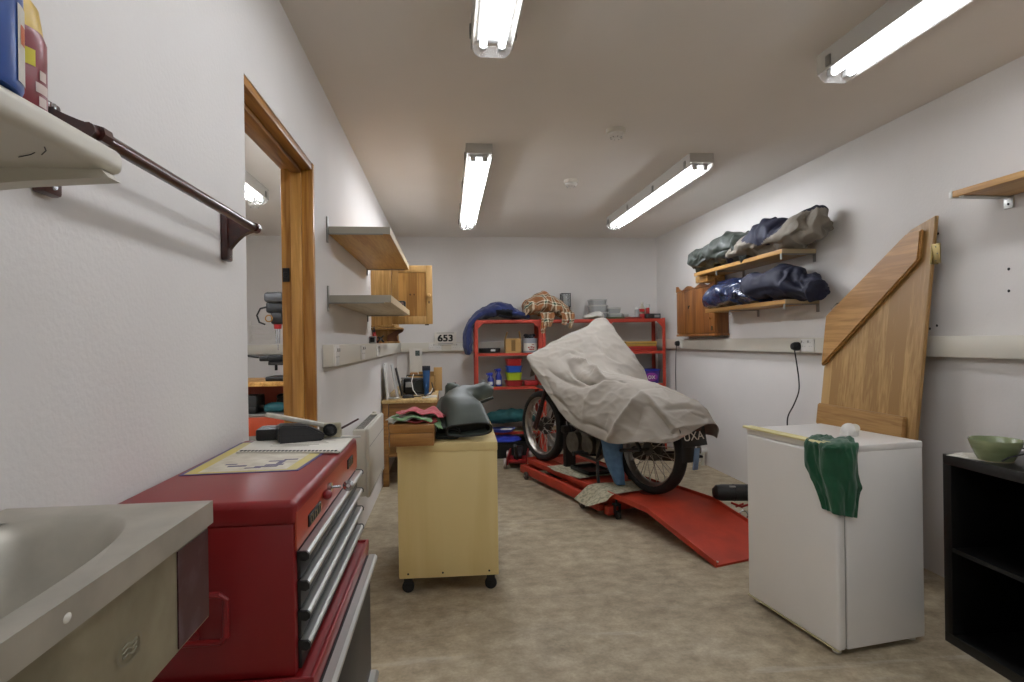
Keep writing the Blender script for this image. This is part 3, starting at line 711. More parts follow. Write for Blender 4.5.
a = m.build('apron', SST2, r, True)
m = MB(); m.bx(SX1 - .0065, SX1 - .0045, SY1 - .095, SY1 - .006, .888, SZ - .036); m.build('red_patch', mat('dark_red_mottle', '3A1518', .35, h2='5A4650', scale=30, detail=6, lo=.5, hi=.75), r, True)  # dark red mottled patch at the far end of the apron
m = MB(); m.rings([[Vector((SX1 - .0045, .635 + math.cos(k * PI / 12) * w, .945 + math.sin(k * PI / 12) * w * .62)) for k in range(24)] for w in (.024, .021)], cap=False)
for zz in (-.005, .0, .005): m.tube([(SX1 - .0047, .622, .945 + zz), (SX1 - .0045, .630, .947 + zz), (SX1 - .0045, .640, .943 + zz), (SX1 - .0047, .648, .945 + zz)], .0009, 5)
m.build('maker_badge', mat('dull_badge_metal', '9A9684', .5, .6), r, True)
m = MB(); m.sph((SX1 - .0005, .53, SZ - .016), (.0015, .006, .0045)); m.build('limescale_spot', PAPER, r, True)
m = MB(); m.bx(SX0, SX0 + .03, .1, .14, .72, .885, .003); m.bx(SX0, SX1 - .06, .1, .13, .855, .885, .003); m.bx(SX0, SX0 + .03, .7, .74, .72, .885, .003); m.bx(SX0, SX1 - .06, .71, .74, .855, .885, .003); m.build('wall_bracket', DARK, r, True)
m = MB(); m.tube([(bc.x, bc.y, .89), (bc.x, bc.y, .74), (bc.x, bc.y + .03, .70), (bc.x, bc.y + .06, .74), (bc.x - .08, bc.y + .07, .78), (XL, bc.y + .07, .78)], .02, 12); m.build('waste_pipe', WHITE, r, True)

# ------------------------------------------------------------------ tool chest on a roll cabinet
DRW = mat('dark_drawer_front', '1D1C1C', .5)
CX0, CX1, CY0, CY1 = -.562, -.262, 1.03, 1.71
DKR = RED
r = thing('tool_chest', 'red top tool chest with four chrome edged drawers against the left wall', 'tool chest', ((CX0 + CX1) / 2, (CY0 + CY1) / 2, .685))
m = MB(); m.bx(CX0, CX1, CY0 + .003, CY1 - .003, .687, .945, .004); m.build('body', DKR, r, True)
m = MB(); m.bx(CX0 - .002, CX1 + .004, CY0, CY1, .942, .985, .012, 4); m.build('lid', DKR, r, True)
m = MB(); m.bx(CX1, CX1 + .004, CY0 + .006, CY1 - .006, .898, .965, .002); fp = m.build('front_panel', ORED, r, True)
for k in range(4):
    z1 = .893 - k * .051; z0 = z1 - .049
    m = MB(); m.bx(CX1 - .002, CX1 + .006, CY0 + .02, CY1 - .02, z0, z1, .002); d_ = m.build('drawer', DRW, r, True)
    m = MB(); m.prism([(CX1 + .004, z1 + .001), (CX1 + .017, z1 + .001), (CX1 + .021, z1 - .003), (CX1 + .021, z1 - .009), (CX1 + .016, z1 - .013), (CX1 + .004, z1 - .010)], 'Y', CY0 + .016, CY1 - .016); m.build('pull', STEEL, d_, True)
    for y in (CY0 + .014, CY1 - .014):
        m = MB(); m.prism([(CX1 + .003, z1 + .002), (CX1 + .018, z1 + .002), (CX1 + .0225, z1 - .003), (CX1 + .0225, z1 - .010), (CX1 + .016, z1 - .0145), (CX1 + .003, z1 - .012)], 'Y', y - .003, y + .003); m.build('pull_cap', BLACK, d_, True)
# lock and keys
m = MB(); m.cyl((CX1 + .003, 1.30, .942), (CX1 + .012, 1.30, .942), .010); m.build('lock', CHROME, r, True)
m = MB(); m.cyl((CX1 + .012, 1.30, .942), (CX1 + .03, 1.305, .942), .003); m.lathe([(.006, -.003), (.012, 0), (.006, .003), (.004, 0), (.006, -.003)], (CX1 + .045, 1.308, .942), 'Y', 18, cap=False); m.build('key', CHROME, r, True)
m = MB(); m.sph((CX1 + .012, 1.252, .938), (.010, .014, .010)); m.build('lock_cover', RED, r, True)
# raised makers' badges: chrome letter-like strokes on dark plates
def badge(yc, zc, ln, hgt):
    m = MB(); m.box((CX1 + .0055, yc, zc), (.003, ln, hgt), .001, rot=None); bd = m.build('badge', DARK, r, True)
    m = MB(); n = 6
    for k in range(n):
        y = yc - ln * .42 + k * ln * .84 / (n - 1)
        m.box((CX1 + .0075, y, zc), (.002, ln * .035, hgt * .72)); 
        if k % 2 == 0: m.box((CX1 + .0075, y + ln * .05, zc + hgt * .3), (.002, ln * .10, hgt * .16))
        if k % 3 == 0: m.box((CX1 + .0075, y + ln * .05, zc - hgt * .3), (.002, ln * .10, hgt * .16))
    m.build('badge_lettering', CHROME, bd, True)
badge(1.165, .925, .10, .022)
badge(1.58, .94, .075, .024)
# side handle on the near end
m = MB(); yh = CY0 - .03
for z in (.765, .845): m.cyl((-.43, CY0 + .003, z), (-.43, CY0 - .004, z), .014)
m.tube([(-.452, CY0 + .0, .848), (-.452, yh, .846), (-.37, yh, .846), (-.362, yh, .838), (-.362, yh, .778), (-.37, yh, .770), (-.452, yh, .770), (-.452, CY0, .768)], .0055, 8); m.build('side_handle', RED, r, True)

r = thing('tool_cabinet', 'red roller cabinet with dark drawers under the red tool chest', 'tool cabinet', (-.4, 1.355, 0))
KX1 = -.232
m = MB(); m.bx(CX0, KX1, CY0 - .006, CY1 + .008, .10, .672, .004)
m.bx(KX1 - .006, KX1 + .002, CY0 - .008, CY1 + .01, .66, .69, .002); m.bx(CX0, KX1, CY1 + .004, CY1 + .01, .66, .69, .002); m.bx(CX0, KX1, CY0 - .008, CY0 - .002, .66, .69, .002)
m.bx(CX0, KX1, CY0 - .002, CY1 + .004, .668, .684, .001)
m.build('body', RED, r, True)
for k, (z0, z1) in enumerate(((.335, .655), (.225, .33), (.12, .22))):
    m = MB(); m.bx(KX1 - .002, KX1 + .008, CY0 + .02, CY1 - .02, z0, z1, .002); d_ = m.build('drawer', DRW, r, True)
    m = MB(); m.prism([(KX1 + .006, z1 + .001), (KX1 + .022, z1 + .001), (KX1 + .028, z1 - .005), (KX1 + .028, z1 - .014), (KX1 + .02, z1 - .022), (KX1 + .006, z1 - .016)], 'Y', CY0 + .016, CY1 - .016); m.build('pull', STEEL, d_, True)
    m = MB(); m.bx(KX1 + .003, KX1 + .014, CY1 - .05, CY1 - .02, z1 - .06, z1 - .006, .002); m.build('latch', BLACK, d_, True)
for x in (CX0 + .05, KX1 - .05):
    for y in (CY0 + .06, CY1 - .06):
        m = MB(); m.box((x, y, .092), (.06, .05, .012), .002); m.bx(x - .02, x + .02, y - .018, y - .014, .03, .09); m.bx(x - .02, x + .02, y + .014, y + .018, .03, .09); cs = m.build('caster', GALV, r, True)
        m = MB(); m.cyl((x, y - .013, .04), (x, y + .013, .04), .04, seg=20); m.build('wheel', RUB, cs, True)

# things lying on the chest
TZ = .9855
def sheet(name, m, poly, z, th=.0012):
    b_ = MB(); b_.prism(poly, 'Z', z, z + th); return b_
r = thing('poster', 'yellow bordered poster with a purple edge lying on the red tool chest', 'poster', (-.44, 1.55, TZ))
P0, P1, P2, P3 = Vector((-.545, 1.262, 0)), Vector((-.312, 1.272, 0)), Vector((-.283, 1.665, 0)), Vector((-.555, 1.66, 0))
def pq(u, v, z=0.0): return (P0 * (1 - u) + P1 * u) * (1 - v) + (P3 * (1 - u) + P2 * u) * v + Vector((0, 0, TZ + z))
m = MB()
def quad(mm, u0, u1, v0, v1, z0, z1): mm.rings([[pq(u0, v0, z), pq(u1, v0, z), pq(u1, v1, z), pq(u0, v1, z)] for z in (z0, z1)])
quad(m, 0, 1, 0, 1, 0, .001); m.build('sheet', mat('purple_poster_border', '4A4078', .5), r, True)
m = MB(); quad(m, .03, .97, .02, .98, .001, .0013); m.build('border', mat('yellow_poster_border', 'C5B24E', .5, h2='B9AE78', scale=9), r, True)
m = MB(); quad(m, .13, .87, .045, .93, .0013, .0016); m.build('picture', mat('poster_paper', 'B9B09E', .55, h2='CFC8B8', scale=25), r, True)
m = MB(); random.seed(3)
for (u, v, du, dv) in ((.55, .12, .2, .03), (.62, .16, .16, .03), (.70, .20, .05, .09), (.48, .10, .14, .02), (.3, .16, .16, .03), (.25, .22, .1, .02), (.72, .30, .12, .025), (.6, .27, .1, .02)):
    quad(m, u, u + du, v, v + dv, .0016, .0019)
m.build('purple_drawing', mat('purple_print', '3B2F5E', .5), r, True)
r = thing('notebook', 'white spiral bound papers lying over the poster on the red tool chest', 'papers', (-.4, 1.6, TZ))
m = MB(); pl = [(-.51, 1.49), (-.258, 1.447), (-.262, 1.69), (-.30, 1.708), (-.52, 1.708)]
m.prism(pl, 'Z', TZ + .002, TZ + .006); m.build('pages', PAPER, r, True)
m = MB()
for k in range(26):
    u = (k + .5) / 26; x = -.505 + .24 * u; y = 1.4925 - .0425 * u
    m.box((x, y + .006, TZ + .0065), (.005, .009, .0025), .0005, rot=-.17)
m.build('spiral_binding', BLACK, r, True)
m = MB()
for k in range(5): m.box((-.40 + .01 * k, 1.55 + k * .02, TZ + .0062), (.10 + .02 * (k % 3), .004, .0006), rot=-.15)
m.build('pencil_lines', mat('pencil_grey', '9A968C', .7), r, True)
r = thing('rubber_block', 'black rubber wedge shaped lump in the middle of the white papers', 'rubber block', (-.392, 1.635, TZ + .006), R(-8))
m = MB(); m.prism([(-.06, 0), (.05, 0), (.055, .006), (.055, .018), (.012, .042), (-.055, .046), (-.06, .041)], 'X', -.036, .036); m.xf(Matrix.Rotation(R(-62), 4, 'Z'))
bmesh.ops.bevel(m.bm, geom=m.bm.edges[:], offset=.004, segments=2, affect='EDGES')
m.build('body', mat('worn_black_rubber', '1F1F21', .5, bump=.15), r)
m = MB(); m.prism([(-.0605, .020), (.0555, .0155), (.0555, .0175), (-.0605, .022)], 'X', -.0365, .0365); m.xf(Matrix.Rotation(R(-62), 4, 'Z')); m.build('seam', DARK, r)
r = thing('tool_case', 'flat black plastic tool case at the back of the red tool chest', 'case', (-.465, 1.68, TZ + .006), R(4))
m = MB(); m.box((0, 0, .016), (.10, .075, .032), .006); m.build('shell', BLACK, r)
m = MB(); m.box((0, 0, .0325), (.07, .05, .002), .0008); m.box((.03, -.037, .018), (.02, .004, .01), .001); m.build('lid_rib', DARK, r)
r = thing('angle_gauge', 'worn white angle gauge with a dark round clamp lying across the black tool case', 'gauge', (-.40, 1.62, TZ + .006))
GA = Vector((-.482, 1.632, TZ + .078)); GB = Vector((-.338, 1.66, TZ + .042))
dv = (GB - GA); rot = Matrix.Rotation(math.atan2(dv.y, dv.x), 3, 'Z') @ Matrix.Rotation(math.atan2(-dv.z, dv.xy.length), 3, 'Y')
m = MB(); m.box((GA + GB) / 2, (dv.length, .024, .011), .003, rot=rot); m.build('blade', mat('worn_white_metal', 'B3B0A4', .5, var=.12, scale=60), r, True)
m = MB(); m.box((-.322, 1.665, TZ + .036), (.055, .03, .02), .004); m.box((-.318, 1.665, TZ + .017), (.05, .03, .022), .002); m.build('stock', mat('worn_brass_metal', 'A39C84', .45, .5), r, True)
m = MB(); m.cyl((-.318, 1.640, TZ + .030), (-.318, 1.646, TZ + .032), .019, .017); m.sph((-.318, 1.639, TZ + .031), (.012, .008, .012)); m.build('clamp_knob', DARK, r, True)
r = thing('brush', 'thin dark brush sloping up behind the white angle gauge on the red tool chest', 'brush', (-.26, 1.67, TZ + .006))
m = MB(); m.tube([(-.312, 1.685, TZ + .020), (-.28, 1.69, TZ + .036), (-.25, 1.695, TZ + .052)], [.0035, .003, .0025]); m.build('handle', mat('dark_red_handle', '3B1A18', .4), r, True)
m = MB(); m.cyl((-.312, 1.685, TZ + .020), (-.335, 1.682, TZ + .010), .004, .003); m.build('bristles', GREYP, r, True)
m = MB(); m.box((-.285, 1.655, TZ + .0075), (.09, .02, .003), .001, rot=.1)
one('ruler', STEEL, m, 'short steel rule at the far edge of the red tool chest', 'ruler')

# ------------------------------------------------------------------ plywood cart
r = thing('cart', 'birch plywood storage cart on black castors in the middle of the floor', 'cart', (.003, 3.32, 0), R(-1.5))
w2, d0, d1, cz0, cz1 = .249, -.38, .40, .085, .75
m = MB(); m.bx(-w2, w2, d0, d1, cz1 - .042, cz1, .002); m.build('top', PLY, r)
m = MB(); m.bx(-w2 + .006, w2 - .002, d0 + .004, d0 + .022, cz0, cz1 - .042, .001); fpn = m.build('front_panel', PLY, r)
for x in (-.2, -.03, .20): m = MB(); m.cyl((x, d0 + .005, cz0 + .022), (x, d0 + .003, cz0 + .022), .005, seg=12); m.build('screw', DARK, fpn)
for s in (-1, 1):
    m = MB(); m.bx(s * (w2 - .02), s * (w2 - .002), d0 + .022, d1, cz0, cz1 - .042, .001); m.build('side_panel', PLY, r)
m = MB(); m.bx(-w2 + .02, w2 - .02, d0 + .02, d1 - .01, cz0, cz0 + .018, .001); m.build('bottom_panel', PLY, r)
m = MB(); m.bx(-w2 + .02, w2 - .02, d1 - .02, d1 - .002, cz0 + .018, cz1 - .042, .001); m.build('back_panel', PLY, r)
m = MB(); m.cyl((w2 - .002, .1, .3), (w2 + .012, .1, .3), .01, .014); m.build('knob', BLACK, r)
for x in (-w2 + .045, w2 - .04):
    for y in (d0 + .05, d1 - .05):
        m = MB(); m.box((x, y, .08), (.05, .05, .008), .001); m.bx(x - .02, x + .02, y - .017, y - .014, .045, .08); m.bx(x - .02, x + .02, y + .014, y + .017, .045, .08); cs = m.build('castor', DARK, r)
        m = MB(); m.lathe([(0, -.012), (.024, -.012), (.03, -.008), (.03, .008), (.024, .012), (0, .012)], (x, y, .03), 'Y', 20); m.build('wheel', RUB, cs)
r = thing('wooden_box', 'varnished wooden box on the left front of the plywood cart under folded cloths', 'box', (-.172, 3.0, .75), R(-1.5))
m = MB(); m.bx(-.105, .105, -.13, .16, 0, .062, .003); m.build('body', BOXW, r)
m = MB(); m.bx(-.107, .107, -.132, .162, .064, .104, .003); m.build('lid', BOXW, r)
m = MB(); m.bx(.107, .112, -.02, .02, .05, .08, .001); m.build('clasp', GALV, r)
# folded cloths on the box
def flat_cloth(name, m, c, sx, sy, z, amp, seed, rot=0.0, hang=None, lab='', cat='cloth', folds=3, thick=.004, group=None):
    rows = []
    for i in range(9):
        row = []
        for j in range(11):
            u, v = i / 8 * 2 - 1, j / 10 * 2 - 1
            x, y = v * sx * (1 + .08 * math.sin(i * 1.7 + seed)), u * sy * (1 + .07 * math.cos(j * 1.3 + seed))
            zz = z + amp * (.5 + .5 * math.sin(v * folds * 2.1 + seed + u)) + amp * .5 * noise.noise(Vector((x * 14, y * 14, seed)))
            if hang: zz = hang(x, y, zz)
            p = Matrix.Rotation(rot, 3, 'Z') @ Vector((x, y, 0))
            row.append((c[0] + p.x, c[1] + p.y, zz))
        rows.append(row)
    P = wrinkle(net(rows, 30, 34), amp * .35, (18, 18, 18), seed)
    o = cloth_build(name, m, P, thick)
    return tag(o, lab, cat, group)
bzt = .75 + .105
def droop(x0, k):
    return lambda x, y, z: z - max(0, x - x0) * k
flat_cloth('cloth', mat('white_rag', 'B9B9AC', .9, sheen=.2), (-.215, 3.03), .085, .12, bzt + .004, .012, 1.0, .2, lambda x, y, z: z - max(0, -x - .05) * .9 + .012, 'white grey cloth hanging off the left edge of the wooden box')
flat_cloth('cloth', mat('dark_red_rag', '7C1B1B', .9), (-.13, 2.96), .07, .08, bzt + .006, .008, 2.0, .1, None, 'dark red cloth at the bottom of the folded pile on the wooden box')
flat_cloth('cloth', mat('green_rag', '6E9A66', .9, sheen=.2, var=.08, scale=14), (-.15, 3.02), .12, .12, bzt + .018, .014, 3.0, -.1, droop(.06, 1.0), 'pale green cloth folded over the wooden box beneath the pink one')
flat_cloth('cloth', mat('pink_red_rag', 'C2505A', .9, sheen=.2, var=.08, scale=14), (-.135, 3.06), .115, .09, bzt + .040, .016, 4.0, -.2, droop(.05, .45), 'pinkish red cloth topmost of the folded cloths on the wooden box')

# rubber boots lying on the cart: shaft openings toward the camera
BOOT = mat('grey_green_rubber', '48514A', .5, var=.08, scale=9, bump=.04)
BOOTIN = mat('dark_boot_lining', '1D211D', .9)
def ring(c, ax, up, a, b_, n=22, flat=0.0, sq=1.0):
    ax = Vector(ax).normalized(); up = Vector(up); up = (up - ax * up.dot(ax)).normalized(); sd = ax.cross(up)
    out = []
    for k in range(n):
        t_ = 2 * PI * k / n; y = math.copysign(abs(math.sin(t_)) ** sq, math.sin(t_)) * b_
        if y < 0: y *= (1 - flat)
        out.append(Vector(c) + sd * math.copysign(abs(math.cos(t_)) ** sq, math.cos(t_)) * a + up * y)
    return out
def boot(lab, secs):
    """secs: (centre, axis, up, half width, half height) from shaft opening to toe"""
    r = thing('rubber_boot', lab, 'boot', (secs[0][0][0], secs[0][0][1], .75), 0, 'rubber boots on the plywood cart')
    rr = [ring(*s_, flat=.15, sq=.62 if i_ < 4 else .85) for i_, s_ in enumerate(secs)]
    cols = [crline([q[j] for q in rr], 40) for j in range(22)]
    P = [[cols[j][i] for j in range(22)] for i in range(40)]
    P = wrinkle(P, .004, (10, 10, 10), len(lab), wrap=True)
    m = MB(); V = m.grid(P, wrapv=True)
    c = m.bm.verts.new(sum((v.co for v in V[-1]), Vector()) / 22)
    for k in range(22): m.bm.faces.new((V[-1][k], V[-1][(k + 1) % 22], c))
    bmesh.ops.recalc_face_normals(m.bm, faces=m.bm.faces[:])
    nfo = set(m.bm.faces)
    bmesh.ops.solidify(m.bm, geom=m.bm.faces[:], thickness=.005)
    m.build('upper', BOOT, r, True, sharp=60)
    ctr = sum((p for p in P[0]), Vector()) / 22
    m = MB(); m.tube([p + (p - ctr).normalized() * .002 for p in P[0]], .0045, 8, loop=True); m.build('top_binding', BLACK, r, True)
    m = MB(); q = [ctr + (p - ctr) * .93 + (P[6][k] - P[0][k]) * .6 for k, p in enumerate(P[0])]; q2 = [ctr + (p - ctr) * .95 + (P[2][k] - P[0][k]) * .5 for k, p in enumerate(P[0])]
    m.rings([q2, q], cap=False); cc = m.bm.verts.new(sum(q, Vector()) / 22); m.bm.verts.ensure_lookup_table()
    vv = m.bm.verts[22:44]
    for k in range(22): m.bm.faces.new((vv[k], vv[(k + 1) % 22], cc))
    m.build('lining', BOOTIN, r, True)
    return r, P
def sole(r, pts, w, th, up):
    m = MB(); up = Vector(up).normalized(); rr = []
    for i, p in enumerate(pts):
        p = Vector(p); a = Vector(pts[max(i - 1, 0)]); b_ = Vector(pts[min(i + 1, len(pts) - 1)]); t_ = (b_ - a).normalized(); s_ = t_.cross(up).normalized()
        n_ = s_.cross(t_); ww = w[i]
        rr.append([p + s_ * ww, p - s_ * ww, p - s_ * ww - n_ * th[i], p + s_ * ww - n_ * th[i]])
    m.rings(rr); m.build('sole', mat('boot_sole_rubber', '2E332D', .7, bump=.1, bscale=120), r, True)
zc = .75
rb, _ = boot('nearer rubber boot lying on the plywood cart, its open top facing the camera', [
    ((.105, 2.985, zc + .052), (-.15, 1, .35), (0, -.2, 1), .114, .036),
    ((.097, 3.05, zc + .085), (-.15, 1, .5), (0, -.3, 1), .110, .056),
    ((.082, 3.13, zc + .125), (-.15, 1, .5), (0, -.4, 1), .102, .07),
    ((.055, 3.21, zc + .155), (-.05, 1, .45), (0, -.4, 1), .096, .072),
    ((.085, 3.29, zc + .188), (.7, .7, .35), (-.1, -.2, 1), .080, .066),
    ((.15, 3.32, zc + .206), (1, .3, .2), (-.1, 0, 1), .058, .052),
    ((.21, 3.335, zc + .218), (1, .1, .05), (-.1, 0, 1), .056, .050),
    ((.252, 3.34, zc + .212), (1, 0, -.2), (0, 0, 1), .038, .032)])
sole(rb, [(.03, 3.31, zc + .10), (.09, 3.365, zc + .118), (.15, 3.378, zc + .148), (.21, 3.378, zc + .170), (.258, 3.375, zc + .182)], [.035, .038, .036, .04, .025], [.022, .02, .012, .014, .01], (0, 0, 1))
rb, _ = boot('rubber boot behind and left of the nearer one on the plywood cart, toe pointing up', [
    ((-.012, 3.01, zc + .035), (.1, 1, .2), (0, -.2, 1), .07, .028),
    ((-.01, 3.12, zc + .06), (.1, 1, .3), (0, -.2, 1), .075, .045),
    ((.0, 3.25, zc + .10), (.1, 1, .3), (0, -.3, 1), .07, .06),
    ((.01, 3.38, zc + .13), (.1, 1, .3), (0, -.3, 1), .065, .065),
    ((.03, 3.46, zc + .16), (-.1, .6, .8), (0, -.8, .5), .055, .06),
    ((.03, 3.49, zc + .205), (-.2, .2, 1), (0, -1, .2), .05, .045),
    ((.025, 3.49, zc + .24), (-.1, 0, 1), (0, -1, 0), .042, .035),
    ((.023, 3.485, zc + .258), (0, 0, 1), (0, -1, 0), .02, .016)])
sole(rb, [(.03, 3.50, zc + .08), (.03, 3.535, zc + .13), (.025, 3.54, zc + .19), (.022, 3.53, zc + .255)], [.032, .034, .04, .026], [.02, .016, .012, .01], (0, -1, 0))
# ------------------------------------------------------------------ fridge and its neighbours
FA = R(8.4)
r = thing('fridge', 'white under counter fridge standing askew on the right of the floor', 'fridge', (1.498, 2.147, 0), FA)
fh = .82
m = MB(); m.bx(.045, .428, 0, .545, .022, fh - .002, .006); m.build('cabinet', ENAM, r)
m = MB(); m.bx(0, .04, -.003, .548, .022, fh - .03, .012, 4); dd = m.build('door', ENAM, r)
m = MB(); m.bx(.039, .0455, .006, .539, .03, fh - .036); m.build('gasket', GREYP, dd)
m = MB(); m.bx(.001, .4285, -.001, .546, fh - .029, fh, .005, 3); m.build('worktop', ENAM, r)
m = MB(); m.bx(-.003, .002, -.004, .548, .020, .026, .001); m.build('door_edge_trim', mat('yellowed_trim', 'B9B08A', .5), dd)
for x, y in ((.03, .04), (.03, .505), (.398, .04), (.398, .505)):
    m = MB(); m.cyl((x, y, .0), (x, y, .008), .017); m.cyl((x, y, .008), (x, y, .034), .009); m.build('foot', OFFW, r)
Mf = ROOT[r.name]
def F(x, y, z): return Mf @ Vector((x, y, z))
STRIPM = mat('pale_yellow_plastic', 'CFC58C', .45)
r = thing('plastic_strip', 'two pale yellow plastic strips along the front top edge of the fridge', 'strip', F(.01, .3, fh))
for dx, y0, y1, z in ((-.004, .05, .555, 0), (.018, .02, .54, 0)):
    m = MB(); m.rings([[F(x + dx, y, fh + zz) for x, zz in ((-.010, 0), (.010, 0), (.010, .006), (.004, .011), (-.004, .011), (-.010, .006))] for y in (y0, y1)]); m.build('strip', STRIPM, r, True)
# green cloth over the corner
gm = mat('green_cotton', '124A2E', .95, sheen=.3, var=.12, scale=18)
rows = []
def wrap_at(q, out):                      # q runs along the door (negative) round the corner onto the side (positive)
    c = .02
    if q < -c: return (-out, -q)
    if q > c: return (q, -out)
    a = (q + c) / (2 * c) * PI / 2
    return (c - (c + out) * math.cos(a), c - (c + out) * math.sin(a))
rows.append([F(.10 + .06 * v, .175 - .10 * v, fh + .012 + .008 * math.sin(v * 9)) for v in [j / 10 for j in range(11)]])
rows.append([F(.05 + .07 * v, .165 - .14 * v, fh + .014 + .008 * math.sin(v * 10 + 1)) for v in [j / 10 for j in range(11)]])
for drop, q0, q1, tail in ((-.008, -.145, .10, 0), (.03, -.145, .09, 0), (.09, -.14, .095, .01), (.15, -.10, .105, .01), (.205, -.065, .095, .01), (.25, -.045, .08, .03)):
    row = []
    for j in range(11):
        v = j / 10; q = q0 + (q1 - q0) * v
        out = .010 + (0 if drop < 0 else .004 + .007 * (1 + math.sin(v * 17 + drop * 6)))
        x, y = wrap_at(q, out); row.append(F(x, y, fh - drop - tail * v))
    rows.append(row)
P = crease(wrinkle(net(rows, 60, 60), .004, (26, 26, 9), 2.2), 30, 5, .009, .006, length=30, aniso=(1.2, .35))
tag(cloth_build('cloth', gm, P, .003), 'dark green cloth draped over the front corner of the fridge', 'cloth')
# white lump: a lidded paper cup lying down
r = thing('plastic_lump', 'rounded white plastic lump on top of the fridge before the oak door', 'cup', F(.25, .19, fh), FA)
m = MB(); m.sph((0, 0, .028), (.034, .030, .028), 20, 12); m.box((0, 0, .012), (.06, .05, .024), .008); m.build('body', WHITE, r)
m = MB(); m.sph((.018, -.012, .034), (.020, .022, .020), 14, 10); m.build('knob', OFFW, r)

# oak door leaf leaning on the right wall
k = .115
def DX(z): return XR - .055 - k * (1.85 - z) if z < 1.85 else XR - .055
r = thing('oak_door', 'oak ledged door leaf with a sloping top leaning on the right wall behind the fridge', 'door', (2.36, 3.15, 0))
def D(y, z, t=0.0): return Vector((DX(z) - t, y, z))
poly = [(2.745, .0), (2.745, 1.86), (2.905, 1.815), (3.52, 1.40), (3.52, 0)]
m = MB(); m.rings([[D(y, z, t) for y, z in poly] for t in (-.022, 0.0)]); bmesh.ops.bevel(m.bm, geom=m.bm.edges[:], offset=.003, segments=1, affect='EDGES'); m.build('leaf', OAK, r, True)
lg = [(2.80, 1.64), (2.80, 1.80), (2.905, 1.795), (3.515, 1.385), (3.515, 1.06)]
m = MB(); m.rings([[D(y, z, t) for y, z in lg] for t in (0.0, .028)]); bmesh.ops.bevel(m.bm, geom=m.bm.edges[:], offset=.009, segments=2, affect='EDGES'); m.build('brace', wood('oak_brace', '94682F', 'B68A4D', 'Y', fine=60), r, True)
for z0, z1 in ((.70, .83), (.10, .23)):
    m = MB(); m.rings([[D(y, z, t) for y, z in ((2.80, z0), (2.80, z1), (3.515, z1), (3.515, z0))] for t in (0.0, .026)]); bmesh.ops.bevel(m.bm, geom=m.bm.edges[:], offset=.006, segments=2, affect='EDGES'); m.build('ledge', OAKL, r, True)
BRS = mat('tarnished_brass', '857448', .4, .85)
for zc_ in (1.66, .4):
    m = MB()
    m.box(D(2.741, zc_, -.012), (.036, .004, .10), .001); m.box((DX(zc_) - .004, 2.714, zc_), (.004, .05, .10), .001); m.cyl(D(2.741, zc_ - .05, .006), D(2.741, zc_ + .05, .006), .006, seg=12)
    hg = m.build('hinge', BRS, r, True)
    for dz in (-.035, 0, .035): m = MB(); m.cyl((DX(zc_) - .004, 2.705 + .01 * (dz != 0), zc_ + dz), (DX(zc_) - .0075, 2.705 + .01 * (dz != 0), zc_ + dz), .004, seg=10); m.build('screw', DARK, hg, True)
m = MB(); m.rings([[D(y, z, t) for y, z in ((3.44, 1.45), (3.45, 1.462), (3.50, 1.425), (3.49, 1.413))] for t in (-.005, .004)])
m.build('top_latch', GALV, r, True)

# black cube shelving
r = thing('cube_shelf', 'black open cube shelf unit at the right edge of the photo', 'shelf unit', (2.193, 1.82, 0), R(-2))
BW = mat('black_brown_laminate', '0B0A09', .38, var=.1, scale=20)
x0, x1, y0, y1 = -.195, .195, -.385, .385
m = MB(); m.bx(x0, x1, y0, y1, .725, .765, .001); m.build('top', BW, r)
m = MB(); m.bx(x0, x1, y0, y1, 0, .04, .001); m.build('base', BW, r)
for s in (-1, 1): m = MB(); m.bx(x0, x1, s * y1, s * (y1 - .04), .04, .725, .001); m.build('side', BW, r)
m = MB(); m.bx(x0 + .002, x1 - .002, y0 + .04, y1 - .04, .375, .391); m.build('shelf', BW, r)
for z0, z1 in ((.04, .375), (.391, .725)): m = MB(); m.bx(x0 + .002, x1 - .002, -.008, .008, z0, z1); m.build('divider', BW, r)
m = MB(); m.bx(x1 - .006, x1, y0 + .04, y1 - .04, .04, .725); m.build('back', BW, r)
KZ = .7655
r = thing('bowl', 'green glazed ceramic bowl on the black cube shelf', 'bowl', (2.092, 2.055, KZ))
BG = mat('green_celadon_glaze', '6E7A55', .25, coat=.5, h2='88916B', scale=7, stretch=(1, 1, 4))
m = MB(); m.lathe([(0, 0), (.054, 0), (.057, .005), (.066, .022), (.08, .058), (.086, .078), (.0855, .082), (.081, .08), (.073, .058), (.055, .025), (.0, .014)], seg=40); m.build('body', BG, r)
m = MB(); m.lathe([(.048, -.0005), (.055, -.0005), (.0575, .004), (.048, .004)], seg=32, cap=False); m.build('foot_ring', mat('bare_clay', 'A59B78', .7), r)
m = MB(); m.box((0, 0, .001), (.11, .16, .0015), rot=.35); m.box((.03, .03, .0026), (.12, .09, .0015), rot=-.2); m.xf(Matrix.Translation((2.07, 2.115, KZ)))
one('papers', PAPER, m, 'loose papers behind the green bowl on the black cube shelf', 'papers')
m = MB(); m.box((0, 0, .002), (.16, .2, .004), .001, rot=-.5); m.xf(Matrix.Translation((2.24, 1.90, KZ)))
one('envelope', PAPER, m, 'white envelope right of the green bowl on the black cube shelf', 'paper')
r = thing('sunglasses', 'dark plastic sunglasses lying just right of the green bowl', 'glasses', (2.20, 1.965, KZ + .004), .9)
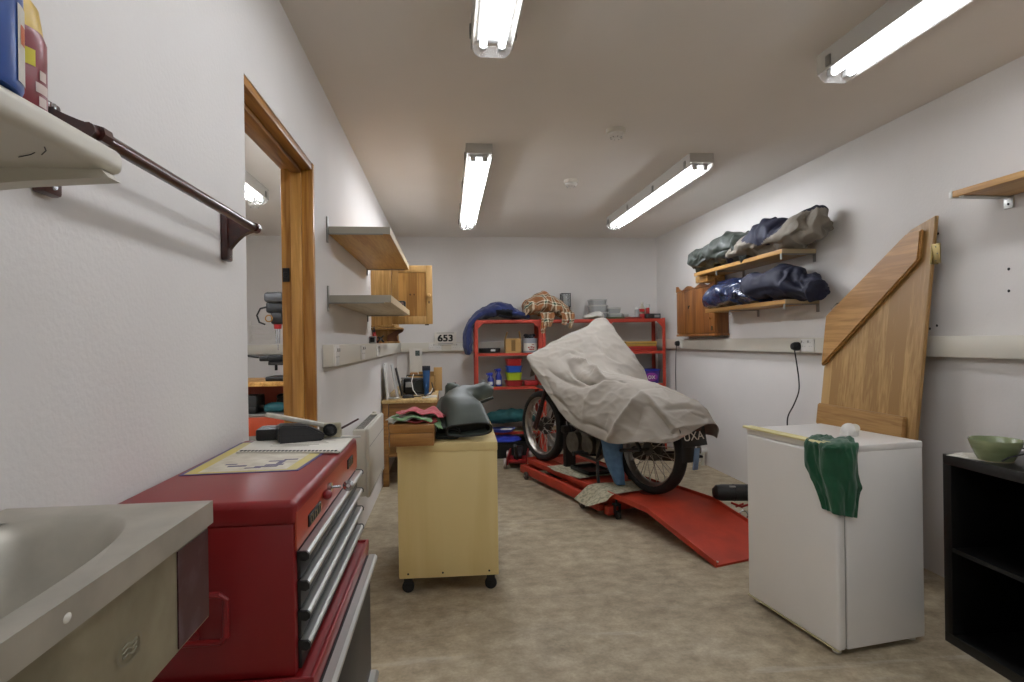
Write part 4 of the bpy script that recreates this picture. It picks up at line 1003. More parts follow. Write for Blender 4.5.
for s in (-1, 1):
    m = MB(); m.sph((s * .032, 0, .035), (.027, .006, .02)); ln = m.build('lens', mat('dark_lens', '20242C', .15), r)
    m = MB(); m.tube([(s * .032 + .029 * math.cos(a), 0, .035 + .022 * math.sin(a)) for a in [q * PI / 9 for q in range(18)]], .003, 6, loop=True); m.build('rim', BLACK, ln)
    m = MB(); m.tube([(s * .06, 0, .042), (s * .062, .06, .04), (s * .06, .11, .02), (s * .058, .13, .004)], .003); m.build('temple', BLACK, r)
m = MB(); m.tube([(-.008, 0, .04), (0, -.004, .044), (.008, 0, .04)], .003); m.build('bridge', BLACK, r)
r = thing('marker_pen', 'pink and teal marker pen at the right edge on the black cube shelf', 'pen', (2.20, 1.87, KZ + .004))
m = MB(); m.cyl((-.06, .05, .012), (.03, -.02, .012), .011); m.build('barrel', mat('salmon_plastic', 'B5564A', .4), r)
m = MB(); m.cyl((.03, -.02, .012), (.07, -.05, .012), .012); m.build('cap', mat('turquoise_plastic', '3A9A94', .4), r)

# shelf high on the right wall
r = thing('wall_shelf', 'brown shelf high on the right wall at the right edge of the photo', 'shelf', (XR, 1.7, 1.872))
m = MB(); m.bx(-.25, -.004, -.75, .735, 0, .028, .002); m.build('board', BEECH, r)
m = MB(); m.bx(-.252, -.002, .735, .75, -.002, .03, .002); m.build('end_cap', STEEL, r)
for y in (.70, -.6):
    m = MB(); m.box((-.003, y, -.022), (.006, .045, .065), .001); br = m.build('bracket', STEEL, r)
    m = MB(); m.bx(-.24, -.006, y - .012, y + .012, -.006, -.0, .001); m.build('arm', STEEL, br)
    m = MB(); m.lathe([(0, -.0085), (.005, -.0085), (.006, -.006), (0, -.006)], (0, y, -.035), 'X', 12); m.build('screw', DARK, br)
for i, (y, z) in enumerate(((2.407, 1.545), (2.408, 1.446), (2.82, 1.765), (2.79, 1.775), (2.85, 1.285), (2.805, 1.30))):
    m = MB(); m.lathe([(0, -.002), (.005, -.002), (.007, -.001), (.005, -.0005), (0, -.0005)], (XR, y, z), 'X', 12)
    one('wall_plug', DARK, m, ['dark wall plug upper of the pair right of the oak door', 'dark wall plug lower of the pair right of the oak door',
        'dark wall plug just above the oak door hinge', 'second dark wall plug above the oak door hinge, further right', 'dark wall plug above the trunking nearest the oak door edge', 'dark wall plug above the trunking, further right of the oak door edge'][i], 'wall plug', 'plug holes in the right wall')
# plug and cable
r = thing('power_cable', 'black plug and cable hanging from the right wall trunking to the floor', 'cable', (XR - .09, 3.93, 0))
m = MB(); m.lathe([(0, -.05), (.022, -.048), (.03, -.03), (.031, 0), (0, 0)], (XR - .06, 3.93, 1.185), 'X', 20); m.build('plug', BLACK, r, True)
pts = crline([(XR - .09, 3.93, 1.165), (XR - .08, 3.925, 1.08), (XR - .06, 3.93, .95), (XR - .05, 3.95, .86), (XR - .045, 4.02, .76), (XR - .05, 4.09, .66), (XR - .05, 4.08, .55), (XR - .04, 3.98, .35), (XR - .05, 3.9, .1), (XR - .08, 3.8, .01), (XR - .12, 3.55, .008), (XR - .14, 3.3, .008)], 70)
m = MB(); m.tube(pts, .0048, 8); m.build('lead', BLACK, r, True)
# second dark plug near the racking
r = thing('socket_plug', 'small black plug in the right wall trunking beside the red racking', 'plug', (XR - .056, 6.1, 1.17))
m = MB(); m.lathe([(0, -.045), (.02, -.043), (.028, -.025), (.029, 0), (0, 0)], (0, 0, .03), 'X', 20); m.build('body', BLACK, r)
m = MB(); m.tube([(-.03, 0, .015), (-.028, .02, -.06), (-.02, .06, -.3), (.0, .1, -.6)], .004); m.build('lead', BLACK, r)
# low outlet near floor
r = thing('gas_tap', 'white pipe outlet with a black valve low on the right wall behind the motorbike', 'outlet', (XR - .04, 5.58, 0))
m = MB(); m.cyl((.04, 0, .14), (-.03, 0, .14), .022); m.lathe([(.03, .034), (.035, .038), (.03, .04)], (0, 0, .14), 'X', 20); m.build('pipe', WHITE, r)
m = MB(); m.lathe([(.018, -.03), (.045, -.028), (.045, -.02), (.02, -.015)], (-.01, 0, .16), 'X', 20); m.build('collar', CHROME, r)
m = MB(); m.box((-.035, -.0, .09), (.05, .07, .025), .008); m.build('valve', BLACK, r)
m = MB(); m.cyl((-.0, 0, .0), (0, 0, .12), .02); m.build('riser', OFFW, r)
# black thing on floor behind the fridge
r = thing('work_lamp', 'black rounded hand lamp on a red and chrome hook stand behind the fridge', 'lamp', (1.93, 3.80, 0), R(-10))
m = MB(); m.lathe([(0, -.16), (.03, -.155), (.05, -.135), (.055, -.10), (.056, .1), (.05, .13), (0, .13)], (0, 0, .205), 'X', 28)
m.build('body', mat('matt_black_rubber', '1B1D1E', .5), r)
m = MB(); m.lathe([(.0565, -.005), (.0575, .0), (.0565, .005)], (-.02, 0, .205), 'X', 28); m.build('band', DARK, r)
m = MB(); m.box((-.035, -.03, .252), (.04, .02, .01), .003); m.build('badge', GREYP, r)
m = MB(); m.tube([(-.05, -.05, .15), (.02, -.04, .12), (.1, -.02, .14)], .008); m.tube([(-.02, -.04, .12), (.03, -.05, .145)], .007); m.build('spring_clip', mat('red_clip', 'A3201C', .4), r)
m = MB(); m.lathe([(.026, -.005), (.032, 0), (.026, .005), (.022, 0), (.026, -.005)], (.03, -.05, .07), 'Y', 22, cap=False); m.build('hook_ring', CHROME, r)
m = MB(); m.box((.1, 0, .008), (.14, .1, .016), .004); m.cyl((.1, 0, .016), (.1, 0, .155), .012); m.build('stand', DARK, r)
# ------------------------------------------------------------------ right wall: shelves, clothes, cupboard
def right_shelf(lab, z, y0, y1):
    r = thing('wall_shelf', lab, 'shelf', (XR, (y0 + y1) / 2, z), 0, 'brown shelves on the right wall'); h = (y1 - y0) / 2
    m = MB(); m.bx(-.25, -.004, -h, h, 0, .03, .002); m.build('board', BEECH, r)
    m = MB(); m.bx(-.252, -.004, -h - .002, -h, 0, .03); m.build('end_edge', mat('pale_edge_band', 'C2AE88', .5), r)
    for y in (-h + .02, h - .45):
        m = MB(); m.box((-.003, y, -.02), (.006, .03, .075), .001); br = m.build('bracket', GALV, r)
        m = MB(); m.bx(-.245, -.005, y - .01, y + .01, -.007, -.0); m.bx(-.248, -.243, y - .01, y + .01, -.04, 0); m.build('arm', GALV, br)
right_shelf('upper brown shelf on the right wall under the green and beige jackets', 1.825, 3.80, 5.25)
right_shelf('lower brown shelf on the right wall under the navy jacket and bag', 1.478, 3.77, 5.02)

def loft(name, m, secs, n=60, k=30, amp=.02, f=(7, 7, 7), seed=0.0, mid=None, parent=None, world=False, sub=1, flat=.35, detail=.35, cr_=None):
    rr = [ring(*s_, n=k, flat=flat) for s_ in secs]
    cols = [crline([q[j] for q in rr], n) for j in range(k)]
    P = [[cols[j][i] for j in range(k)] for i in range(n)]
    P = wrinkle(P, amp * (.55 if cr_ else 1), f, seed, wrap=True, detail=detail)
    if cr_: P = crease(P, cr_[0], int(seed * 10), cr_[1], cr_[2], True, cr_[3], (1.2, .6))
    return cloth_build(name, m, P, 0, parent, world, wrap=True, subsurf=sub, mid=mid, cap=True)
GRJ = mat('waxed_green_cotton', '343A34', .5, var=.12, scale=12)
BEI = mat('beige_jacket_cloth', '7E776B', .75, var=.06, scale=14)
NAV = mat('navy_jacket_cloth', '10142C', .7, var=.2, scale=10)
NAVS = mat('shiny_navy_nylon', '1B2A4C', .22, coat=.5, var=.2, scale=8)
U, AY = (0, 0, 1), (0, -1, 0)
o = loft('jacket', [GRJ, BLACK], [((2.348, 5.34, 1.937), (.1, -1, .05), U, .07, .09), ((2.358, 5.26, 1.957), AY, U, .125, .125), ((2.353, 5.08, 1.962), AY, U, .14, .135),
    ((2.353, 4.85, 1.967), AY, U, .145, .15), ((2.353, 4.62, 1.967), AY, U, .14, .155), ((2.358, 4.42, 1.952), AY, U, .12, .125), ((2.368, 4.28, 1.932), AY, U, .08, .09)],
    n=90, k=52, amp=.030, f=(7, 4, 8), seed=3.1, cr_=(40, .024, .042, 44))
tag(o, 'green waxed jacket bundled at the far end of the upper right wall shelf', 'jacket', 'jackets on the right wall shelves')
o = loft('jacket', [BEI, NAV], [((2.318, 4.58, 1.892), (.1, -1, .1), U, .06, .055), ((2.333, 4.45, 1.917), (0, -1, .1), U, .12, .08), ((2.343, 4.28, 1.937), AY, U, .14, .105),
    ((2.348, 4.08, 1.957), AY, U, .145, .125), ((2.348, 3.90, 1.957), AY, U, .145, .125), ((2.353, 3.83, 1.927), AY, U, .13, .09), ((2.358, 3.74, 1.947), AY, U, .125, .115), ((2.363, 3.63, 1.967), AY, U, .12, .135), ((2.373, 3.57, 1.957), AY, U, .10, .115), ((2.378, 3.53, 1.947), AY, U, .05, .07)],
    n=90, k=52, amp=.024, f=(7, 5, 8), seed=8.4, cr_=(38, .024, .040, 44),
    mid=lambda c: 1 if (c.z > 1.905 + .06 * abs(c.y - 3.98) / .2 and 3.80 < c.y < 4.21) or (c.y < 3.86 and c.y > 3.74 and c.z > 1.96 + .1 * noise.noise(c * 9)) or (c.z > 2.075 and c.y < 3.76) or (c.y > 4.5 and c.z < 1.9) else 0)
tag(o, 'beige and navy jacket bundled at the near end of the upper right wall shelf', 'jacket', 'jackets on the right wall shelves')
o = loft('bag', [NAVS], [((2.338, 5.02, 1.557), (.1, -1, 0), U, .07, .055), ((2.333, 4.94, 1.572), AY, U, .12, .085), ((2.333, 4.75, 1.592), AY, U, .14, .11), ((2.338, 4.52, 1.602), AY, U, .145, .12), ((2.338, 4.32, 1.597), AY, U, .14, .115), ((2.348, 4.16, 1.572), AY, U, .11, .08)],
    n=90, k=52, amp=.030, f=(5, 3.5, 5), seed=5.5, detail=.5, cr_=(30, .026, .034, 44))
tag(o, 'crumpled shiny navy bag at the far end of the lower right wall shelf', 'bag')
o = loft('jacket', [NAV], [((2.343, 4.30, 1.602), AY, U, .08, .07), ((2.338, 4.18, 1.612), AY, U, .135, .12), ((2.343, 3.98, 1.617), AY, U, .145, .13), ((2.348, 3.78, 1.612), AY, U, .14, .125), ((2.358, 3.68, 1.587), (0, -1, -.2), U, .125, .10), ((2.368, 3.58, 1.562), (0, -1, -.35), U, .105, .075), ((2.378, 3.52, 1.542), (0, -1, -.4), U, .07, .045)],
    n=80, k=48, amp=.022, f=(6, 4, 7), seed=1.7, cr_=(34, .026, .038, 44))
tag(o, 'dark navy jacket bundled at the near end of the lower right wall shelf', 'jacket', 'jackets on the right wall shelves')
o = loft('cloth', [mat('pinkish_grey_cloth', '8C7A7C', .8, h2='C4BCBC', scale=30)], [((2.33, 5.06, 1.56), AY, U, .03, .03), ((2.33, 5.02, 1.575), AY, U, .05, .05), ((2.33, 4.95, 1.58), AY, U, .06, .055), ((2.34, 4.88, 1.57), AY, U, .04, .04)], n=24, k=20, amp=.01, f=(16, 16, 16), seed=2.0)
tag(o, 'pink and white cloth poking out at the far end of the shiny navy bag', 'cloth')

r = thing('wall_cabinet', 'orange pine wall cabinet with a carved top on the right wall near the racking', 'cabinet', (XR, 5.52, 1.272))
m = MB(); m.bx(-.115, 0, -.44, .44, .02, .46, .002); m.build('carcass', DPINE, r)
m = MB(); m.bx(-.135, 0, -.455, .455, 0, .022, .005); m.build('plinth', DPINE, r)
pl = [(-.45, .46), (.45, .46)]
pl += [(.45 - .9 * q / 36, .487 + .016 * math.cos(q / 36 * 6 * PI) + (.018 if q in (0, 1, 35, 36) else 0)) for q in range(37)]
m = MB(); m.prism(pl, 'X', -.135, -.115); m.build('crest', DPINE, r)
m = MB(); m.bx(-.135, -.116, -.44, .436, .03, .455, .002); dd = m.build('door', DPINE, r)
m = MB()
for q in (-.22, 0, .22): m.bx(-.1365, -.1345, q - .003, q + .003, .035, .45)
m.build('plank_groove', mat('groove_brown', '5A300E', .7), dd)
m = MB(); m.box((-.138, .13, .29), (.006, .014, .03), .002); m.box((-.139, .115, .30), (.006, .04, .01), .002); m.build('latch', DARK, dd)
m = MB(); m.lathe([(0, -.022), (.01, -.022), (.012, -.014), (.005, -.006), (.005, 0)], (-.135, -.37, .16), 'X', 14); m.build('knob', DPINE, dd)
for q in (-.40,): m = MB(); m.bx(-.139, -.135, q, q + .03, .05, .09, .001); m.build('hinge', DARK, dd)
m = MB(); m.bx(XR - .17, XR - .04, 5.26, 5.40, 1.775, 1.835, .003)
one('wooden_block', wood('block_wood', '8E6830', 'B48C4C', 'X'), m, 'small pale wooden block on the far top of the orange pine cabinet', 'block')
m = MB(); m.bx(XR - .20, XR - .03, 5.08, 5.245, 1.765, 1.822, .003)
one('wooden_box', PINEY, m, 'pale wooden box on the orange pine cabinet beneath the upper shelf end', 'box')

# ------------------------------------------------------------------ red racking
def rack(lab, x0, x1):
    r = thing('shelving_unit', lab, 'shelving', ((x0 + x1) / 2, 6.64, 0), 0, 'red boltless shelving bays'); w = (x1 - x0) / 2; d = .18
    for sx in (-1, 1):
        for sy in (-1, 1):
            m = MB(); m.prism([(sx * w, sy * d), (sx * (w - .035), sy * d), (sx * (w - .035), sy * (d - .003)), (sx * (w - .003), sy * (d - .003)), (sx * (w - .003), sy * (d - .035)), (sx * w, sy * (d - .035))], 'Z', 0, 1.49); p = m.build('post', RACK, r, sharp=20)
            m = MB(); m.box((sx * (w - .017), sy * (d - .017), .004), (.04, .04, .008), .002); m.build('foot_cap', BLACK, p)
    for z in (.25, .745, 1.115, 1.48):
        m = MB(); m.bx(-w + .004, w - .004, -d + .004, d - .004, z - .012, z, .001); sh = m.build('shelf', mat('chipboard', '8E7A52', .7, var=.15, scale=80), r)
        m = MB(); m.bx(-w + .002, w - .002, -d - .001, -d + .003, z - .028, z + .003); m.build('beam', RACK, sh); m = MB(); m.bx(-w + .002, w - .002, d - .003, d + .001, z - .028, z + .003); m.build('beam', RACK, sh)
    for sx in (-1, 1):
        m = MB(); m.prism([(sx * (w - .03), 1.452), (sx * (w - .10), 1.452), (sx * (w - .03), 1.38)], 'Y', -d, -d + .003); m.build('corner_brace', RACK, r)
rack('left bay of the red racking under the blue jacket', .30, 1.045)
rack('middle bay of the red racking mostly hidden by the bike cover', 1.05, 1.75)
rack('right bay of the red racking against the right wall', 1.755, 2.46)

BJ = mat('blue_workwear_cloth', '1C2A5C', .85, var=.2, scale=9, sheen=.2)
o = loft('jacket', [BJ, mat('dark_jacket_lining', '12151C', .9)], [((.235, 6.52, 1.11), (0, 0, 1), (-1, 0, 0), .05, .03), ((.225, 6.54, 1.22), (0, 0, 1), (-1, 0, 0), .12, .05), ((.25, 6.58, 1.38), (.2, 0, 1), (-1, 0, .2), .16, .06), ((.33, 6.62, 1.51), (1, 0, .9), (-.9, 0, 1), .18, .055), ((.47, 6.64, 1.575), (1, 0, .4), (-.2, 0, 1), .18, .085), ((.60, 6.64, 1.595), (1, 0, .1), U, .18, .105), ((.74, 6.64, 1.555), (1, 0, -.3), U, .17, .07), ((.86, 6.64, 1.53), (1, 0, -.1), U, .13, .045), ((.93, 6.64, 1.515), (1, 0, 0), U, .08, .028)],
    n=90, k=48, amp=.022, f=(7, 6, 7), seed=4.2, cr_=(40, .022, .022, 30), mid=lambda c: 1 if .54 < c.x < .72 and c.z < 1.6 and c.z > 1.5 and c.y < 6.55 else 0)
tag(o, 'dark blue work jacket slumped over the top left corner of the red racking', 'jacket')

def tartan():
    m = bpy.data.materials.new('tartan_wool'); m.use_nodes = True; nt = m.node_tree; N = nt.nodes; L = nt.links; bb = N['Principled BSDF']; bb.inputs['Roughness'].default_value = .95
    tc = N.new('ShaderNodeTexCoord'); sp = N.new('ShaderNodeSeparateXYZ'); nz = N.new('ShaderNodeTexNoise'); nz.inputs['Scale'].default_value = 5
    mx = N.new('ShaderNodeVectorMath'); mx.operation = 'MULTIPLY_ADD'; mx.inputs[1].default_value = (.10, .10, .10); L.new(tc.outputs['Object'], nz.inputs['Vector']); L.new(nz.outputs['Color'], mx.inputs[0]); L.new(tc.outputs['Object'], mx.inputs[2]); L.new(mx.outputs[0], sp.inputs[0])
    def bands(a, b_, stops, freq):
        q = N.new('ShaderNodeMath'); q.operation = 'MULTIPLY_ADD'; q.inputs[1].default_value = .7; L.new(sp.outputs[b_], q.inputs[0]); L.new(sp.outputs[a], q.inputs[2])
        fr = N.new('ShaderNodeMath'); fr.operation = 'MULTIPLY'; fr.inputs[1].default_value = freq; L.new(q.outputs[0], fr.inputs[0])
        f2 = N.new('ShaderNodeMath'); f2.operation = 'FRACT'; L.new(fr.outputs[0], f2.inputs[0])
        rp = N.new('ShaderNodeValToRGB'); rp.color_ramp.interpolation = 'CONSTANT'; e = rp.color_ramp.elements
        while len(e) < len(stops): e.new(.5)
        for i_, (p, c) in enumerate(stops): e[i_].position = p; e[i_].color = (*hx(c), 1)
        L.new(f2.outputs[0], rp.inputs['Fac']); return rp.outputs['Color']
    A = bands('X', 'Y', [(0, '9A5F38'), (.26, 'D8CFB6'), (.38, '2F4A3A'), (.56, 'D8CFB6'), (.68, '8E5E3A')], 7.5)
    B = bands('Z', 'Y', [(0, '9C6C46'), (.26, 'DDD5BE'), (.38, '36523F'), (.56, 'DDD5BE'), (.68, '9C6C46')], 8.5)
    mm = N.new('ShaderNodeMix'); mm.data_type = 'RGBA'; mm.inputs[0].default_value = .5; L.new(A, mm.inputs[6]); L.new(B, mm.inputs[7]); L.new(mm.outputs[2], bb.inputs['Base Color'])
    return m
TART = tartan()
r = thing('tartan_blanket', 'brown, green and cream tartan blanket heaped on the red racking, fringe hanging down', 'blanket', (1.12, 6.6, 1.483))
loft('heap', [TART], [((.86, 6.62, 1.545), (1, 0, .2), U, .10, .05), ((.93, 6.62, 1.60), (1, 0, .4), U, .16, .11), ((1.03, 6.62, 1.63), (1, 0, .1), U, .18, .14), ((1.14, 6.62, 1.635), (1, 0, 0), U, .18, .145), ((1.25, 6.62, 1.60), (1, 0, -.3), U, .17, .11), ((1.35, 6.62, 1.55), (1, 0, -.4), U, .14, .065), ((1.42, 6.6, 1.51), (1, 0, -.2), U, .07, .025)], n=70, k=48, amp=.03, f=(9, 7, 7), seed=6.6, cr_=(44, .022, .030, 26), parent=r, world=True)
for x, z1, w in ((1.06, 1.33, .04), (1.13, 1.40, .05), (1.30, 1.42, .05), (1.37, 1.38, .035)):
    rows = [[(x + (v - .5) * 2 * w * (1 - .5 * u_) + .01 * math.sin(u_ * 5), 6.44 - .012 * math.sin(v * 9) - .01 * (u_ > .2), 1.56 - (1.56 - z1) * u_) for v in (0, .25, .5, .75, 1)] for u_ in (0, .25, .5, .75, 1)]
    cloth_build('hanging_corner', [TART], net(rows, 14, 10), .006, r, True)

def tub(lab, x, y, z, w, d, h, m_, lid=None, name='storage_box', cat='box', group=None, taper=.88):
    r = thing(name, lab, cat, (x, y, z + .001), 0, group)
    q = MB(); n_ = 20
    def sq(s_, zz): return [Vector((max(-1, min(1, 1.25 * math.cos(a))) * w / 2 * s_, max(-1, min(1, 1.25 * math.sin(a))) * d / 2 * s_, zz)) for a in [2 * PI * k_ / n_ for k_ in range(n_)]]
    q.rings([sq(taper, 0), sq(1, h), sq(.96, h), sq(taper * .96, .004)]); q.build('body', m_, r)
    if lid:
        q = MB(); q.rings([sq(1.03, h - .008), sq(1.03, h + .004), sq(.95, h + .008)]); q.build('lid', lid, r)
    else:
        q = MB(); q.rings([sq(1.0, h - .006), sq(1.05, h - .006), sq(1.05, h), sq(.99, h)], cap=False); q.build('rim', m_, r)
    return r
FROST = mat('frosted_clear_plastic', 'B9BCB9', .3, alpha=.6)
# top shelf of racking
zt = 1.484
r = thing('jar', 'tall clear jar with black bands right of the tartan blanket on the racking', 'jar', (1.375, 6.765, zt))
m = MB(); m.lathe([(0, 0), (.055, 0), (.055, .15), (.052, .15)], seg=24); m.build('base_drum', mat('grey_drum', '77797A', .4), r)
for z in (.02, .125): m = MB(); m.lathe([(.0555, z), (.057, z + .002), (.057, z + .028), (.0555, z + .03)], seg=24, cap=False); m.build('dark_band', BLACK, r)
m = MB(); m.bx(-.048, .048, -.048, .048, .152, .30, .006); m.build('clear_case', GLS, r)
m = MB()
for sx in (-1, 1):
    for sy in (-1, 1): m.bx(sx * .05 - .004, sx * .05 + .004, sy * .05 - .004, sy * .05 + .004, .15, .31)
m.bx(-.054, .054, -.054, .054, .305, .312); m.bx(-.054, .054, -.054, .054, .15, .158); m.build('frame', BLACK, r)
m = MB(); m.lathe([(0, .16), (.02, .16), (.022, .27), (0, .275)], seg=16); m.build('inner_tube', WHITE, r)
for k_, (x, w, h, z) in enumerate(((1.735, .21, .075, 0), (1.735, .20, .07, .086), (1.73, .19, .06, .164))):
    tub(['bottom clear plastic box of the tall stack on the red racking', 'middle clear plastic box of the tall stack on the red racking', 'topmost clear plastic box of the tall stack on the red racking'][k_], x, 6.68, zt + z, w, .2, h, FROST, mat('frost_lid', 'C4C2BC', .35, alpha=.8), group='clear boxes on the racking')
for k_, (x, w, h, z) in enumerate(((1.93, .18, .06, 0), (1.92, .16, .055, .072), (2.055, .07, .05, 0))):
    tub(['lower clear plastic box of the short stack right of the tall stack', 'upper clear plastic box of the short stack right of the tall stack', 'smallest clear plastic box right of the short stack on the racking'][k_], x, 6.7, zt + z, w, .18, h, FROST, mat('frost_lid', 'C4C2BC', .35, alpha=.8), group='clear boxes on the racking')
m = MB(); m.box((0, 0, .012), (.28, .06, .024), .004, rot=.08); m.xf(Matrix.Translation((1.93, 6.52, zt)))
one('level', mat('dull_green_paint', '3F4B2C', .5), m, 'long dark green tool at the front edge of the racking before the short stack', 'tool')
m = MB(); m.box((0, 0, .01), (.20, .03, .02), .003); m.xf(Matrix.Translation((2.10, 6.50, zt)))
one('red_bar', mat('dark_red_paint', '6B1A14', .5), m, 'dark red bar lying on the racking right of the green tool', 'bar')
o = loft('white_rag', [mat('white_cotton', 'C9C7BF', .9)], [((1.54, 6.55, zt + .02), (1, 0, 0), U, .05, .02), ((1.62, 6.55, zt + .035), (1, 0, 0), U, .07, .033), ((1.71, 6.52, zt + .045), (1, 0, 0), U, .06, .043), ((1.76, 6.5, zt + .03), (1, 0, 0), U, .03, .028)], n=30, k=20, amp=.014, f=(16, 16, 16), seed=9)
tag(o, 'crumpled white rag on the racking before the tall stack of clear boxes', 'cloth')
r = thing('red_clamp', 'red bench clamp with a silver screw on top of the right racking bay', 'clamp', (2.25, 6.62, zt))
m = MB(); m.box((0, 0, .03), (.09, .07, .06), .01); m.box((-.03, 0, .10), (.1, .06, .035), .008); m.box((.06, 0, .08), (.035, .06, .10), .008); m.build('body', mat('red_cast_paint', 'A81E1C', .4), r)
m = MB(); m.cyl((-.07, 0, .10), (-.0, 0, .10), .015); m.cyl((.07, 0, .13), (.07, 0, .17), .02); m.build('screw', STEEL, r)
r = thing('spray_can', 'white and grey spray can left of the red clamp on the racking', 'can', (2.165, 6.56, zt))
m = MB(); m.lathe([(0, 0), (.026, 0), (.027, .003), (.027, .10), (.02, .11)], seg=20); m.build('body', mat('can_grey', '8C8C8A', .35), r)
m = MB(); m.lathe([(.0, .135), (.019, .133), (.021, .125), (.021, .108), (0, .108)], seg=20); m.build('cap', WHITE, r)
r = thing('tin', 'small black tin with a silver lid in front of the red clamp', 'tin', (2.30, 6.53, zt))
m = MB(); m.box((0, 0, .025), (.10, .07, .05), .008); m.build('body', BLACK, r)
m = MB(); m.box((0, 0, .053), (.09, .06, .008), .003); m.build('lid', DARK, r)
r = thing('tin', 'square dark box at the right end of the racking top', 'tin', (2.40, 6.60, zt))
m = MB(); m.box((0, 0, .03), (.09, .09, .06), .006); m.build('body', mat('blackish_tin', '1B1C20', .4), r)
m = MB(); m.box((0, -.046, .03), (.06, .002, .03)); m.build('label_panel', GREYP, r)
r = thing('bottle', 'pale bottle behind the red clamp on the racking top', 'bottle', (2.28, 6.72, zt))
m = MB(); m.lathe([(0, 0), (.032, 0), (.034, .005), (.034, .13), (.015, .165), (.015, .18)], seg=20); m.build('body', mat('pale_bottle', 'B7B49E', .35), r)
m = MB(); m.cyl((0, 0, .18), (0, 0, .20), .017); m.build('cap', OFFW, r)
# second shelf
z2 = 1.119
r = thing('belt_coil', 'coiled black belt on the second shelf of the left racking bay', 'belt', (.47, 6.60, z2))
for k_ in range(2): m = MB(); m.lathe([(.10 + k_ * .008, 0), (.118 + k_ * .004, .0), (.120 + k_ * .004, .03 + k_ * .004), (.10 + k_ * .008, .03 + k_ * .004), (.10 + k_ * .008, 0)], (0, 0, .002 + k_ * .018), seg=28, cap=False); m.build('turn', RUB, r)
m = MB(); m.box((.03, -.122, .03), (.05, .01, .02), .003); m.build('buckle', STEEL, r)
r = thing('cardboard_box', 'small open cardboard box on the second shelf of the left racking bay', 'box', (.73, 6.58, z2))
m = MB()
for s_ in (-1, 1): m.bx(s_ * .085 - .002, s_ * .085 + .002, -.07, .07, 0, .16); m.bx(-.085, .085, s_ * .07 - .002, s_ * .07 + .002, 0, .16)
m.bx(-.085, .085, -.07, .07, 0, .004); m.build('body', CARD, r)
m = MB(); m.box((-.072, 0, .195), (.004, .13, .08), rot=Matrix.Rotation(R(18), 3, 'Y')); m.build('flap', CARD, r)
m = MB(); m.box((.080, 0, .20), (.004, .13, .08), rot=Matrix.Rotation(R(-8), 3, 'Y')); m.build('flap', CARD, r)
m = MB(); m.box((0, -.0735, .08), (.045, .002, .12)); m.build('tape', mat('brown_tape', '6E5222', .4), r)
r = thing('paint_tub', 'white labelled tub full of dark things on the second shelf of the left racking bay', 'tub', (.925, 6.57, z2))
m = MB(); m.lathe([(0, 0), (.078, 0), (.085, .16), (.081, .16), (.075, .005)], seg=28); m.build('body', mat('grey_tub', '8F9399', .4), r)
m = MB(); m.lathe([(.0805, .02), (.0845, .105)], seg=16, a0=R(-150), a1=R(-30), cap=False); lb = m.build('label_panel', PAPER, r)
m = MB()
for a, z, w_ in ((-115, .05, 14), (-95, .055, 18), (-75, .05, 12), (-105, .03, 40), (-85, .08, 20)): m.lathe([(.0832, z), (.084, z + .014)], seg=5, a0=R(a), a1=R(a + w_), cap=False)
m.build('label_print', mat('red_print', '9A2A2A', .5), lb)
m = MB()
random.seed(5)
for q in range(9): m.sph((random.uniform(-.05, .05), random.uniform(-.05, .05), .165 + random.uniform(0, .03)), (.028, .02, .018), 10, 6)
m.build('contents', mat('black_blue_plastic', '15181F', .4), r)
for k_, (z, c, h, lab) in enumerate(((0, 'A02018', .05, 'flat red case under the yellow case in the right racking bay'), (.052, 'B08A3A', .055, 'yellow brown case on top of the red case in the right racking bay'))):
    r = thing('flat_case', lab, 'case', (2.19, 6.60, z2 + z), 0, 'flat cases in the right racking bay')
    m = MB(); m.box((0, 0, h / 2), (.36, .22, h), .006); m.build('body', mat('case_' + c, c, .5), r)
    m = MB(); m.box((0, -.1115, h * .55), (.34, .002, .004)); m.build('seam', DARK, r)
# third shelf
z3 = .749
def spray(lab, x, h, c1):
    r = thing('spray_bottle', lab, 'bottle', (x, 6.56, z3), 0, 'blue spray bottles on the third racking shelf')
    m = MB(); m.lathe([(0, 0), (.034, 0), (.036, .004), (.036, h * .55), (.016, h * .75), (.014, h * .82)], seg=20); m.build('body', mat(c1, '1B2B86', .35), r)
    m = MB(); m.lathe([(.0365, .02), (.0365, h * .35)], seg=10, a0=R(-150), a1=R(-50), cap=False); m.build('label_panel', WHITE, r)
    m = MB(); m.box((0, 0, h * .9), (.05, .026, .035), .006); m.cyl((-.02, 0, h * .92), (-.05, 0, h * .92), .008); m.tube([(-.018, 0, h * .9), (-.032, 0, h * .82), (-.03, 0, h * .72)], .005); m.build('trigger_head', mat('blue_trigger', '1A2C9A', .4), r)
spray('taller blue spray bottle beside the stacked bins', .565, .20, 'blue_bottle')
spray('shorter blue spray bottle left of the taller one', .475, .15, 'blue_bottle')
for k_, (z, c, h) in enumerate(((.0, '8E1F24', .062), (.066, '9FB424', .082), (.152, '2A55B0', .07), (.226, 'A32320', .075))):
    tub(['red bin at the bottom of the colourful stack', 'yellow green bin in the colourful stack', 'blue bin in the colourful stack', 'red bin at the top of the colourful stack'][k_] + ' on the third racking shelf', .735, 6.58, z3 + z, .175 + (.0 if k_ else .02), .2, h, mat('bin_' + c, c, .4), group='stacked coloured bins')
m = MB(); m.bx(.85, 1.0, 6.5, 6.66, z3 + .001, z3 + .055, .006); one('red_box', mat('red_tray', '961E1E', .4), m, 'long red box right of the stacked coloured bins', 'box')
r = thing('glass_jar', 'small glass jar at the left end of the third racking shelf', 'jar', (.39, 6.52, z3))
